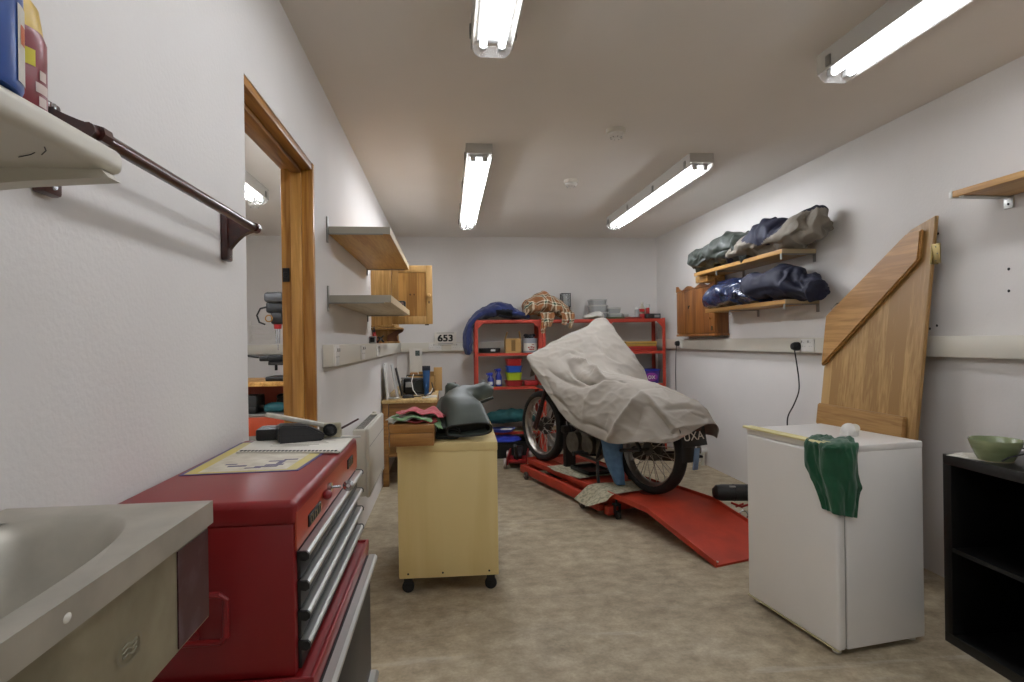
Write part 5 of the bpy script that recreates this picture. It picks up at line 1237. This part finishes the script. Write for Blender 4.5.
m = MB(); m.lathe([(0, 0), (.03, 0), (.032, .05), (.024, .06), (.024, .068)], seg=18); m.build('body', GLS, r)
m = MB(); m.lathe([(0, .08), (.025, .079), (.026, .066), (0, .066)], seg=18); m.build('lid', STEEL, r)
r = tub('purple and blue detergent tub on the third shelf of the right racking bay', 2.30, 6.58, z3, .22, .22, .15, mat('purple_plastic', '3D1E78', .35), mat('blue_lid', '1E2A8E', .35), 'detergent_tub', 'tub')
m = MB(); m.text('ox', .085, Matrix.Translation((-.005, -.112, .075)) @ Matrix.Rotation(R(96), 4, 'X'), .001, 1.0); m.build('lettering', WHITE, r)
m = MB(); m.sph((-.005, -.1065, .07), (.075, .003, .05), 14, 8); m.build('splash_label', mat('magenta_print', '8A2E8E', .4), r)
r = tub('white tub with a pale lid behind the purple detergent tub', 2.10, 6.62, z3, .16, .16, .15, mat('white_tub', 'B9B6B2', .4), OFFW, 'paint_tub', 'tub')
# fourth shelf and floor
z4 = .254
o = loft('bag', [mat('dark_teal_cloth', '11494A', .8, var=.2)], [((.40, 6.62, z4 + .10), (1, 0, 0), U, .1, .05), ((.52, 6.62, z4 + .13), (1, 0, 0), U, .14, .085), ((.72, 6.62, z4 + .14), (1, 0, 0), U, .15, .09), ((.9, 6.62, z4 + .13), (1, 0, 0), U, .14, .085), ((.99, 6.62, z4 + .10), (1, 0, 0), U, .08, .05)], n=36, k=24, amp=.02, f=(9, 9, 9), seed=2.7)
tag(o, 'dark teal bag lying on the lowest red shelf of the left racking bay', 'bag')
r = thing('tray', 'blue and white tray in front of the dark teal bag', 'tray', (.60, 6.50, z4))
m = MB(); m.lathe([(0, .004), (.10, .004), (.13, .03), (.135, .032), (.105, .0), (0, 0)], seg=28); m.build('dish', mat('pale_blue_plastic', '5E6CB0', .4), r)
m = MB(); m.sph((.04, 0, .02), (.07, .05, .012)); m.build('contents', WHITE, r)
r = thing('crate', 'black plastic crate on the floor under the left racking bay', 'crate', (.615, 6.42, 0))
m = MB()
for s_ in (-1, 1): m.bx(s_ * .26 - .006, s_ * .26 + .006, -.16, .16, 0, .17, .003); m.bx(-.26, .26, s_ * .16 - .006, s_ * .16 + .006, 0, .17, .003)
m.bx(-.26, .26, -.16, .16, 0, .01); m.bx(-.275, .275, -.175, -.16, .15, .175, .004); m.bx(-.275, .275, .16, .175, .15, .175, .004); m.build('body', BLACK, r)
r = thing('basin', 'upturned blue plastic basin on the black crate', 'basin', (.60, 6.42, .1755))
m = MB(); m.lathe([(.14, 0), (.19, .0), (.192, .008), (.175, .02), (.15, .032), (.10, .036), (0, .036)], seg=32); m.build('shell', mat('royal_blue_plastic', '2A3A9C', .35), r)
m = MB(); m.lathe([(.03, .0362), (.03, .042), (0, .042)], seg=16); m.build('foot_ring', mat('royal_blue_plastic', '2A3A9C', .35), r)
# trolley jack in front of the crate
r = thing('trolley_jack', 'red trolley jack with a pale wheel beside the front of the bike lift', 'jack', (.70, 5.94, 0), R(80))
m = MB(); m.bx(-.25, .25, -.10, -.085, .04, .12, .004); m.bx(-.25, .25, .085, .10, .04, .12, .004); m.bx(-.2, .1, -.085, .085, .05, .07, .003); m.build('frame', mat('jack_red', '7E1414', .4), r)
m = MB(); m.box((.05, 0, .11), (.3, .08, .04), .008, rot=Matrix.Rotation(R(-8), 3, 'Y')); m.cyl((.2, 0, .12), (.2, 0, .15), .04); m.build('lift_arm', DARK, r)
for x in (-.2, .2):
    for y in (-.118, .118):
        m = MB(); m.lathe([(0, -.014), (.03, -.014), (.05, -.012), (.05, .012), (.03, .014), (0, .014)], (x, y, .05), 'Y', 24); w_ = m.build('wheel', RUB, r)
        m = MB(); m.lathe([(.045, -.015), (.0505, -.012), (.0515, 0), (.0505, .012), (.045, .015), (.036, .0), (.045, -.015)], (x, y, .05), 'Y', 24, cap=False); m.build('wheel_rim', mat('pale_wheel_rim', '9C8E86', .4), w_)
m = MB(); m.cyl((-.22, 0, .1), (-.5, 0, .28), .014); m.build('handle', DARK, r)
# ------------------------------------------------------------------ motorcycle lift
LH = .15
r = thing('motorcycle_lift', 'low red motorcycle lift table with a loading ramp in the middle of the garage', 'lift', (1.2, 4.8, 0), R(107))
lift = r
m = MB(); m.bx(-.70, .74, -.27, .27, LH - .035, LH - .004, .003); m.bx(-.70, .74, .262, .27, LH - .035, LH + .008, .002); m.bx(-.70, .74, -.27, -.262, LH - .035, LH + .008, .002); m.bx(.732, .74, -.27, .27, LH - .035, LH + .02, .002)
m.build('table', LIFT, r)
m = MB()
for y in (-.19, -.06, .07, .2): m.box((.50, y, LH - .002), (.40, .02, .004), .001)
m.build('tread_strip', mat('worn_red_strip', 'B5543F', .5, var=.2, scale=30), r)
# tail plate and ramp, folded sides
m = MB()
path = [(-.60, LH), (-1.10, LH), (-1.74, .004)]
m.rings([[Vector((x, .272, z + .022)), Vector((x, .278, z + .022)), Vector((x, .278, z - .012)), Vector((x, -.278, z - .012)), Vector((x, -.278, z + .022)), Vector((x, -.272, z + .022)), Vector((x, -.272, z)), Vector((x, .272, z))] for x, z in ((-.60, LH), (-1.10, LH), (-1.72, .012))])
m.build('ramp', LIFT, r, sharp=15)
m = MB()
m.cyl((-.74, 0, LH), (-.74, 0, LH + .0015), .06, seg=20); m.sph((-1.45, -.05, LH * .43), (.10, .07, .002), 14, 6, Matrix.Rotation(R(-13), 3, 'Y'))
m.build('scuff', mat('dark_scuff', '5E1D12', .6), r)
m = MB(); m.bx(-.66, -.62, -.26, .26, .03, LH - .03, .003); m.build('cross_member', LIFT, r)
m = MB()
for s in (-1, 1): m.bx(-.52, .76, s * .315 - .02, s * .315 + .02, .035, .105, .004)
m.bx(.72, .76, -.3, .3, .035, .105, .004); m.bx(-.52, -.48, -.3, .3, .035, .105, .004); m.build('base_frame', LIFT, r)
for s in (-1, 1):
    m = MB(); m.box((.1, s * .24, .075), (.9, .02, .035), .003, rot=Matrix.Rotation(R(4), 3, 'Y')); m.cyl((.1, s * .225, .075), (.1, s * .255, .075), .02); m.build('scissor_arm', LIFT, r)
m = MB(); m.box((-.56, .33, .06), (.16, .05, .045), .005); m.box((-.70, .30, .055), (.05, .06, .06), .004); m.build('foot_bracket', LIFT, r)
for x, y in ((.60, .35), (.60, -.35), (-.40, .35), (-.40, -.35)):
    m = MB(); m.lathe([(0, -.014), (.024, -.014), (.034, -.009), (.034, .009), (.024, .014), (0, .014)], (x, y, .034), 'Y', 20); w_ = m.build('wheel', mat('grey_brown_wheel', '4A3F38', .6), r)
    m = MB(); m.cyl((x, y - .016, .034), (x, y + .016, .034), .010); m.build('axle', GALV, w_)
for y in (.27, -.27):
    m = MB(); m.box((-.74, y, .10), (.05, .05, .015), .003); m.bx(-.765, -.735, y - .022, y - .018, .04, .10); m.bx(-.765, -.735, y + .018, y + .022, .04, .10); m.cyl((-.74, y, .10), (-.74, y, .135), .008); cs = m.build('castor', DARK, r)
    m = MB(); m.lathe([(0, -.014), (.022, -.014), (.03, -.009), (.03, .009), (.022, .014), (0, .014)], (-.755, y, .03), 'Y', 20); m.build('castor_wheel', RUB, cs)
m = MB(); m.cyl((-1.70, .25, .020), (-1.70, .25, .024), .008); m.build('bolt', STEEL, r)
m = MB(); m.bx(.235, .285, .04, .14, LH - .004, LH + .33, .006); m.bx(.21, .30, .02, .16, LH - .004, LH + .012, .003); m.box((.255, .09, LH + .335), (.07, .14, .06), .012); m.build('clamp_post', mat('black_brown_post', '1C1210', .5), r)

# ------------------------------------------------------------------ motorcycle, local x forward, y left
BO = (1.155, 4.723, LH)
bk = thing('motorcycle', 'vintage motorcycle with wire wheels on the red lift, mostly hidden under a cover', 'motorcycle', BO, R(114))
TYRE = mat('tyre_rubber', '1A1917', .8, bump=.25, bscale=70)
BFR = mat('black_frame_enamel', '100E0E', .35, coat=.3)
RIMM = mat('worn_chrome_rim', 'A19C94', .3, .95, var=.1, scale=20)
ALU = mat('oily_cast_aluminium', '6A655C', .5, .7, var=.25, scale=14)
def wheel(x, hubw, drum):
    m = MB()
    prof = [(.262, -.036), (.275, -.048), (.300, -.046), (.316, -.028), (.320, 0), (.316, .028), (.300, .046), (.275, .048), (.262, .036), (.262, -.036)]
    m.lathe(prof, (x, 0, .32), 'Y', 56, cap=False); w = m.build('wheel', TYRE, bk, sharp=50)
    m = MB(); m.lathe([(.266, -.036), (.258, -.038), (.248, -.026), (.240, 0), (.248, .026), (.258, .038), (.266, .036), (.258, .030), (.246, 0), (.258, -.03), (.266, -.036)], (x, 0, .32), 'Y', 56, cap=False); m.build('rim', RIMM, w)
    m = MB(); m.lathe([(0, -hubw), (drum, -hubw), (drum + .006, -hubw + .008), (drum + .006, -.008), (.03, -.004), (.03, .02), (.05, .022), (.05, .032), (.02, .036), (0, .036)], (x, 0, .32), 'Y', 32); m.cyl((x, -.10, .32), (x, .10, .32), .010); m.build('hub', mat('dull_hub_metal', '4A4540', .45, .6), w)
    proto = None
    for k in range(36):
        a = 2 * PI * k / 36; s = 1 if k % 2 else -1; off = R(22) * (1 if (k // 2) % 2 else -1)
        rr_ = .048 if s > 0 else drum
        a2 = a + off
        if True:
            m = MB(); m.cyl((x + math.cos(a2) * rr_, s * .028, .32 + math.sin(a2) * rr_), (x + math.cos(a) * .248, s * .008, .32 + math.sin(a) * .248), .0028, seg=5); m.build('spoke', mat('bright_spoke', 'A8A399', .4, .6), w)
    return w
wheel(.70, .05, .075); wheel(-.70, .055, .085)
m = MB(); hd = Vector((.40, 0, .80))
for s in (-1, 1):
    m.cyl((.70, s * .085, .32), (.60, s * .085, .52), .024); m.cyl((.60, s * .085, .52), (.44, s * .085, .84), .019); m.sph((.70, s * .085, .32), (.03, .02, .035), 12, 8)
m.box((.50, 0, .72), (.06, .2, .03), .01); m.box((.44, 0, .84), (.07, .2, .03), .01); m.build('front_fork', mat('dark_red_brown_fork', '2E1110', .4), bk)
def mudguard(x, a0, a1, name, m_):
    m = MB(); n_ = 26; rs = []
    for i in range(n_):
        a = R(a0 + (a1 - a0) * i / (n_ - 1)); c_, s_ = math.cos(a), math.sin(a)
        pr = [(.352, -.066), (.366, -.045), (.372, 0), (.366, .045), (.352, .066), (.349, .062), (.362, .04), (.368, 0), (.362, -.04), (.349, -.062)]
        rs.append([Vector((x + c_ * r_, y, .32 + s_ * r_)) for r_, y in pr])
    m.rings(rs); return m.build(name, m_, bk, sharp=50)
mudguard(.70, 85, 168, 'front_mudguard', BFR)
mg = mudguard(-.70, 45, 186, 'rear_mudguard', BFR)
m = MB(); m.box((-1.073, -.045, .30), (.012, .045, .15), .004, rot=Matrix.Rotation(R(-8), 3, 'Y')); m.build('mud_flap', mat('grey_blue_flap', '6C86A4', .6), bk)
# frame
m = MB(); fr = .016
m.tube([(.41, 0, .80), (.34, 0, .50), (.25, 0, .22), (.15, 0, .17)], fr); m.tube([(.40, 0, .76), (.1, 0, .70), (-.2, 0, .66), (-.36, 0, .62)], fr)
for s in (-1, 1):
    m.tube([(.15, s * .06, .17), (-.2, s * .10, .16), (-.40, s * .11, .27), (-.70, s * .105, .32)], .014); m.tube([(-.70, s * .105, .32), (-.52, s * .12, .60), (-.36, s * .09, .64)], .013); m.tube([(-.2, s * .1, .16), (-.3, s * .08, .45), (-.36, s * .07, .64)], .013)
    m.tube([(-.36, s * .09, .62), (-.75, s * .09, .58), (-.92, s * .05, .50)], .012)
m.build('frame', BFR, bk)
m = MB(); m.sph((.02, 0, .27), (.19, .12, .12), 24, 14); m.sph((-.16, 0, .27), (.13, .11, .10), 20, 12); m.cyl((.05, -.15, .27), (.05, .15, .27), .085, seg=28); m.cyl((-.13, -.14, .27), (-.13, .14, .27), .07, seg=28); m.build('crankcase', ALU, bk)
m = MB()
for q in range(11): m.box((.09 + q * .006, 0, .38 + q * .023), (.17, .19, .007), .003, rot=Matrix.Rotation(R(-14), 3, 'Y'))
m.cyl((.075, 0, .34), (.15, 0, .62), .06); m.build('cylinder', ALU, bk)
m = MB(); m.box((-.05, .02, .45), (.08, .07, .09), .02); m.cyl((-.05, .02, .40), (-.05, .02, .35), .025); m.cyl((0, .02, .47), (.07, .0, .48), .02); m.build('carburettor', GALV, bk)
m = MB(); m.tube([(.17, -.04, .56), (.27, -.09, .50), (.27, -.12, .30), (.15, -.14, .19), (-.1, -.15, .17), (-.35, -.155, .20)], .02, 12); m.tube([(-.35, -.155, .20), (-.42, -.155, .21), (-.85, -.16, .27)], [.022, .04, .036], 14); m.build('exhaust_pipe', mat('dull_exhaust', '5A5148', .45, .7), bk)
m = MB(); m.tube([(-.12, -.13, .22), (-.18, .0, .18), (-.12, .20, .22)], .012); m.cyl((-.12, .17, .22), (-.12, .27, .22), .016); m.cyl((-.12, -.17, .22), (-.12, -.27, .22), .016); m.build('footrest', RUB, bk)
for s in (-1, 1): m = MB(); m.tube([(-.2, s * .09, .17), (-.26, s * .14, .06), (-.30, s * .16, .004)], .012); m.box((-.31, s * .165, .006), (.07, .04, .012), .003); m.build('centre_stand_leg', BFR, bk)
m = MB(); m.sph((.10, 0, .76), (.27, .13, .085), 24, 14); m.build('fuel_tank', mat('dark_tank_paint', '20100F', .3, coat=.5), bk)
m = MB(); m.box((-.42, -.02, .66), (.50, .18, .06), .028, 4); m.build('seat', mat('black_vinyl', '141414', .5), bk)
m = MB(); m.tube([(.40, .28, .90), (.38, .20, .91), (.42, .08, .88), (.43, 0, .86), (.42, -.08, .88), (.38, -.22, .92), (.40, -.34, .95)], .011, 10); m.build('handlebar', CHROME, bk)
m = MB(); m.tube([(.39, -.30, .95), (.41, -.40, 1.10), (.41, -.44, 1.18)], .005); m.sph((.40, -.45, 1.17), (.012, .05, .05), 14, 8); m.build('mirror', CHROME, bk)
m = MB(); m.sph((.53, 0, .76), (.10, .085, .085), 20, 12); m.build('headlamp', BFR, bk)
# number plate
Mp = Matrix.Translation((-1.088, -.005, .455)) @ Matrix.Rotation(R(-90), 4, 'Z') @ Matrix.Rotation(R(78), 4, 'X')
m = MB(); m.box((0, 0, 0), (.23, .13, .004), .0015); m.xf(Mp); pl_ = m.build('number_plate', BLACK, bk)
m = MB(); m.text('UXA', .078, Mp @ Matrix.Translation((0, .0, .003)), .0006, 1.15); m.build('plate_lettering', PAPER, pl_)
m = MB(); m.box((-1.06, -.06, .50), (.05, .07, .05), .015); m.build('tail_lamp', mat('brown_tail_lamp', '4A2517', .4), bk)
m = MB(); m.bx(-1.082, -1.0, -.02, .02, .42, .50, .004); m.build('plate_bracket', BFR, bk)

# ------------------------------------------------------------------ cover over it
COVER_ROWS = [
 [(.60, .20, .78), (.61, .14, .80), (.62, .06, .82), (.62, -.03, .84), (.62, -.12, .86), (.60, -.25, .88), (.58, -.38, .90), (.57, -.48, .80), (.57, -.52, .62)],
 [(.47, .275, .88), (.49, .26, .925), (.50, .16, .98), (.50, .03, 1.03), (.50, -.12, 1.08), (.50, -.30, 1.15), (.49, -.46, 1.19), (.48, -.55, .95), (.48, -.59, .62)],
 [(.40, .335, .90), (.41, .335, .965), (.42, .18, 1.035), (.42, .03, 1.10), (.42, -.13, 1.165), (.42, -.31, 1.225), (.42, -.505, 1.30), (.36, -.585, 1.02), (.34, -.63, .62)],
 [(.24, .31, .725), (.26, .30, .83), (.26, .20, .935), (.25, .05, 1.00), (.25, -.10, 1.05), (.25, -.28, 1.10), (.25, -.535, 1.12), (.18, -.62, .88), (.16, -.66, .58)],
 [(.08, .30, .585), (.08, .285, .70), (.08, .215, .815), (.07, .10, .875), (.07, -.04, .90), (.07, -.22, .93), (.08, -.56, .92), (.02, -.66, .72), (.02, -.68, .50)],
 [(-.10, .295, .465), (-.10, .28, .60), (-.10, .21, .76), (-.10, .10, .835), (-.10, -.03, .855), (-.10, -.16, .845), (-.12, -.34, .76), (-.14, -.46, .60), (-.14, -.48, .44)],
 [(-.34, .28, .40), (-.34, .265, .54), (-.34, .20, .70), (-.34, .10, .80), (-.34, -.02, .825), (-.34, -.14, .80), (-.36, -.27, .70), (-.36, -.36, .54), (-.36, -.38, .40)],
 [(-.60, .265, .365), (-.60, .245, .50), (-.60, .18, .66), (-.60, .08, .765), (-.60, -.03, .79), (-.60, -.15, .765), (-.62, -.25, .66), (-.62, -.32, .50), (-.62, -.34, .40)],
 [(-.84, .235, .41), (-.84, .205, .50), (-.84, .15, .63), (-.84, .06, .715), (-.84, -.04, .74), (-.84, -.15, .72), (-.86, -.23, .62), (-.86, -.28, .50), (-.86, -.29, .42)],
 [(-1.03, .16, .42), (-1.03, .14, .48), (-1.04, .10, .565), (-1.05, .03, .63), (-1.06, -.05, .65), (-1.06, -.14, .64), (-1.04, -.21, .57), (-1.02, -.25, .50), (-1.01, -.26, .43)],
 [(-1.12, .05, .485), (-1.125, .035, .497), (-1.14, .01, .513), (-1.155, -.03, .53), (-1.165, -.07, .54), (-1.165, -.11, .54), (-1.16, -.15, .528), (-1.14, -.19, .49), (-1.12, -.20, .43)]]
FOLDS = [
 ([(0.156, 0.102, 0.922), (-0.013, 0.15, 0.83), (-0.178, 0.166, 0.783), (-0.272, 0.144, 0.781)], 0.03, -0.064),
 ([(0.155, 0.058, 0.937), (0.068, -0.001, 0.893), (-0.148, 0.055, 0.84), (-0.313, 0.102, 0.803)], 0.026, 0.0544),
 ([(0.116, 0.153, 0.875), (-0.042, 0.193, 0.794), (-0.189, 0.186, 0.762)], 0.018, 0.02),
 ([(0.242, 0.254, 0.875), (0.052, 0.234, 0.781), (-0.177, 0.209, 0.737)], 0.034, -0.024),
 ([(-0.476, 0.069, 0.793), (-0.354, 0.136, 0.772), (-0.283, 0.207, 0.706), (-0.276, 0.251, 0.612), (-0.285, 0.278, 0.499)], 0.03, 0.022),
 ([(-0.258, 0.133, 0.792), (-0.404, 0.092, 0.794), (-0.533, 0.076, 0.781)], 0.014, -0.014),
 ([(-0.722, 0.098, 0.724), (-0.711, 0.171, 0.644), (-0.638, 0.234, 0.518), (-0.566, 0.265, 0.39)], 0.034, 0.042),
 ([(-0.785, 0.162, 0.635), (-0.765, 0.205, 0.545), (-0.772, 0.233, 0.458)], 0.075, -0.035),
 ([(-0.825, 0.138, 0.652), (-0.956, 0.145, 0.561), (-1.033, 0.135, 0.49)], 0.026, -0.038),
 ([(-0.738, 0.096, 0.722), (-0.885, 0.125, 0.641), (-1.044, 0.115, 0.525)], 0.026, 0.03),
 ([(-0.947, 0.116, 0.617), (-1.027, 0.036, 0.642), (-1.096, -0.075, 0.625)], 0.02, -0.016),
 ([(-1.031, 0.133, 0.499), (-1.093, 0.066, 0.53), (-1.163, -0.06, 0.539)], 0.022, 0.018),
 ([(-1.045, 0.127, 0.49), (-1.04, 0.142, 0.455)], 0.02, -0.024),
 ([(-0.999, 0.171, 0.438), (-1.091, 0.086, 0.471)], 0.03, 0.02),
 ([(-0.304, 0.279, 0.468), (-0.435, 0.269, 0.463), (-0.552, 0.263, 0.429)], 0.018, -0.016),
 ([(0.234, 0.068, 0.984), (0.258, -0.101, 1.056), (0.276, -0.175, 1.093)], 0.014, 0.009),
 ([(0.287, -0.282, 1.131), (0.125, -0.246, 0.978), (-0.285, 0.068, 0.821)], 0.02, 0.008),
 ([(0.113, -0.272, 0.968), (0.033, -0.349, 0.902)], 0.02, -0.012),
 ([(-0.556, 0.108, 0.755), (-0.536, 0.206, 0.631), (-0.521, 0.257, 0.491)], 0.02, 0.014),
 ([(-0.561, 0.164, 0.694), (-0.52, 0.234, 0.568), (-0.48, 0.264, 0.471)], 0.022, -0.014),
 ([(-0.699, 0.08, 0.743), (-0.778, -0.055, 0.757), (-0.943, -0.096, 0.704)], 0.02, -0.01),
 ([(-0.819, 0.091, 0.701), (-0.973, 0.061, 0.657), (-1.032, -0.042, 0.665)], 0.022, 0.014),
 ([(0.241, -0.019, 1.019), (0.193, -0.075, 1.0), (0.233, -0.154, 1.055)], 0.014, -0.01),
 ([(0.256, 0.289, 0.843), (0.116, 0.299, 0.652), (-0.191, 0.286, 0.489)], 0.04, -0.02),
 ([(-1.076, 0.006, 0.621), (-1.132, -0.055, 0.579), (-1.045, -0.237, 0.511)], 0.02, -0.012),
 ([(0.334, 0.325, 0.896), (0.24, 0.3, 0.807), (0.185, 0.272, 0.808)], 0.02, 0.012),
 ([(0.237, 0.134, 0.958), (0.239, 0.029, 1.002), (0.194, -0.006, 0.983)], 0.016, -0.012)]
def offset(P, fn):
    nu, nv = len(P), len(P[0]); Q = []
    for i in range(nu):
        q = []
        for j in range(nv):
            a = P[max(i - 1, 0)][j]; b_ = P[min(i + 1, nu - 1)][j]; c = P[i][max(j - 1, 0)]; d_ = P[i][min(j + 1, nv - 1)]
            n_ = (b_ - a).cross(d_ - c); n_ = n_.normalized() if n_.length > 1e-9 else Vector((0, 0, 1))
            q.append(P[i][j] + n_ * fn(P[i][j]))
        Q.append(q)
    return Q
def fold(p):
    """crisp creases of the cloth: tent shaped ridges and valleys about polylines"""
    if p.y < -.45: return 0.0
    h = 0.0; wob = noise.noise_vector(p * 7) * .012
    q = p + wob
    for pts, wd, a in FOLDS:
        best = 9.0; along = 0.0; n_ = len(pts) - 1
        for k in range(n_):
            A = Vector(pts[k]); d = Vector(pts[k + 1]) - A; L2 = d.length_squared
            t_ = max(0.0, min(1.0, (q - A).dot(d) / L2)); e = (A + d * t_ - q).length
            if e < best: best = e; along = (k + t_) / n_
        if best < wd * 3:
            taper = min(1, .25 + 2.2 * min(along + .1, 1.1 - along))
            x = best / wd
            h += 1.35 * a * taper * (math.exp(-x * 1.25) if x > .15 else 1 - x * 1.13)
    return h
def cover_points():
    P = net(COVER_ROWS, 170, 150)
    P = offset(P, fold)
    return wrinkle(P, .007, (5, 4, 6), 11.0, sharp=2.5, detail=.6)
P = cover_points()
COVER = mat('grey_beige_cover_cloth', '9B948A', .8, var=.03, scale=6, bump=.05, bscale=300)
Mb = ROOT[bk.name]
P = [[Mb @ p for p in q] for q in P]
tag(cloth_build('bike_cover', [COVER], P, .003, subsurf=0), 'grey beige dust cover draped over the motorcycle on the red lift', 'cover')

# denim rag hanging beside the rear wheel
def W(x, y, z): return ROOT[bk.name] @ Vector((x, y, z))
secs = []
for i, (z, a, b_) in enumerate(((.42, .082, .05), (.36, .082, .05), (.28, .074, .045), (.20, .064, .042), (.12, .054, .038), (.05, .046, .036), (.02, .04, .03))):
    secs.append((W(-.43 - .02 * (i > 3), .16 - .014 * i, z), (0, 0, -1), (-.4, -.9, 0), a, b_))
o = loft('rag', [mat('faded_blue_denim', '56799E', .85, var=.15, scale=22)], secs, n=34, k=24, amp=.012, f=(14, 14, 4), seed=4.4, flat=0)
tag(o, 'blue denim cloth hanging from under the bike cover to the lift table', 'cloth')
# newspapers on the lift: at() style points in the lift frame
Ml = ROOT[lift.name]
def N_(name, rows, lab, m_=NEWS, seed=1.0, amp=.004):
    P = [[Ml @ Vector(p) for p in q] for q in rows]
    return tag(cloth_build(name, [m_], wrinkle(net(P, 26, 26), amp, (8, 8, 8), seed), .0016), lab, 'newspaper', 'newspapers on the lift')
z = LH + .008
NW2 = mat('newsprint_page', '85836F', .85, h2='B0A88F', scale=45, detail=8, lo=.38, hi=.55)
N_('newspaper', [[(-.40, .42, .075), (-.40, .33, .14), (-.40, .26, z + .012), (-.40, .10, z + .004), (-.42, -.10, z + .004)],
                 [(-.52, .40, .055), (-.52, .33, .12), (-.51, .27, z + .014), (-.50, .10, z + .006), (-.52, -.10, z + .005)],
                 [(-.64, .43, .085), (-.63, .34, .145), (-.62, .27, z + .014), (-.62, .10, z + .008), (-.62, -.08, z + .006)],
                 [(-.74, .35, .13), (-.73, .30, z + .008), (-.72, .24, z + .012), (-.72, .10, z + .012), (-.70, -.04, z + .010)]],
   'newspaper drooping over the left edge of the red lift below the blue denim cloth', NW2, 3.0)
N_('newspaper', [[(.34, .27, z + .006), (.34, .15, z + .004), (.34, .0, z + .004), (.36, -.15, z + .004)],
                 [(.16, .29, z + .004), (.16, .15, z + .006), (.14, .0, z + .004), (.16, -.15, z + .004)],
                 [(-.02, .28, z + .008), (-.02, .15, z + .004), (-.04, .0, z + .006), (-.02, -.15, z + .004)],
                 [(-.20, .25, z + .008), (-.20, .14, z + .012), (-.2, .0, z + .008), (-.2, -.12, z + .006)]],
   'newspaper lying flat on the red lift beneath the motorcycle engine', NW2, 6.0, .003)
r = thing('oil_tray', 'black oily tray on the flat newspaper under the motorcycle engine', 'tray', (1.185, 4.78, z + .012), R(107))
m = MB(); m.box((0, .02, .006), (.30, .22, .012), .004); m.bx(-.15, .15, .115, .13, .0, .03, .003); m.bx(-.15, .15, -.09, -.075, .0, .03, .003); m.bx(-.15, -.14, -.09, .13, 0, .03, .003); m.bx(.14, .15, -.09, .13, 0, .03, .003); m.build('pan', mat('oily_black', '0D0D0C', .3), r)

# ------------------------------------------------------------------ camera, world, colour
YAW, ROLL, FPX = .1094, .0136, 590.0
cam = bpy.data.cameras.new('camera'); co = bpy.data.objects.new('camera', cam); COL.objects.link(co)
cam.sensor_fit = 'HORIZONTAL'; cam.sensor_width = 36.0; cam.lens = 36.0 * FPX / 1024; cam.clip_start = .02
fw = Vector((math.sin(YAW), math.cos(YAW), 0)); rt = Vector((math.cos(YAW), -math.sin(YAW), 0)); up = Vector((0, 0, 1))
Mc = Matrix(((rt.x, up.x, -fw.x, 0), (rt.y, up.y, -fw.y, 0), (rt.z, up.z, -fw.z, 1.25), (0, 0, 0, 1)))
co.matrix_world = Mc @ Matrix.Rotation(-ROLL, 4, 'Z')
S.camera = co
w = bpy.data.worlds.new('world'); S.world = w; w.use_nodes = True
w.node_tree.nodes['Background'].inputs[0].default_value = (.5, .5, .5, 1); w.node_tree.nodes['Background'].inputs[1].default_value = 0.0
S.view_settings.view_transform = 'Standard'; S.view_settings.look = 'None'; S.view_settings.gamma = 1.0; S.view_settings.use_curve_mapping = False
S.view_settings.exposure = 0.58
S.cycles.max_bounces = 12; S.cycles.diffuse_bounces = 8; S.cycles.transparent_max_bounces = 12
S.cycles.sample_clamp_indirect = 4.0; S.cycles.use_denoising = True
bpy.context.view_layer.update()
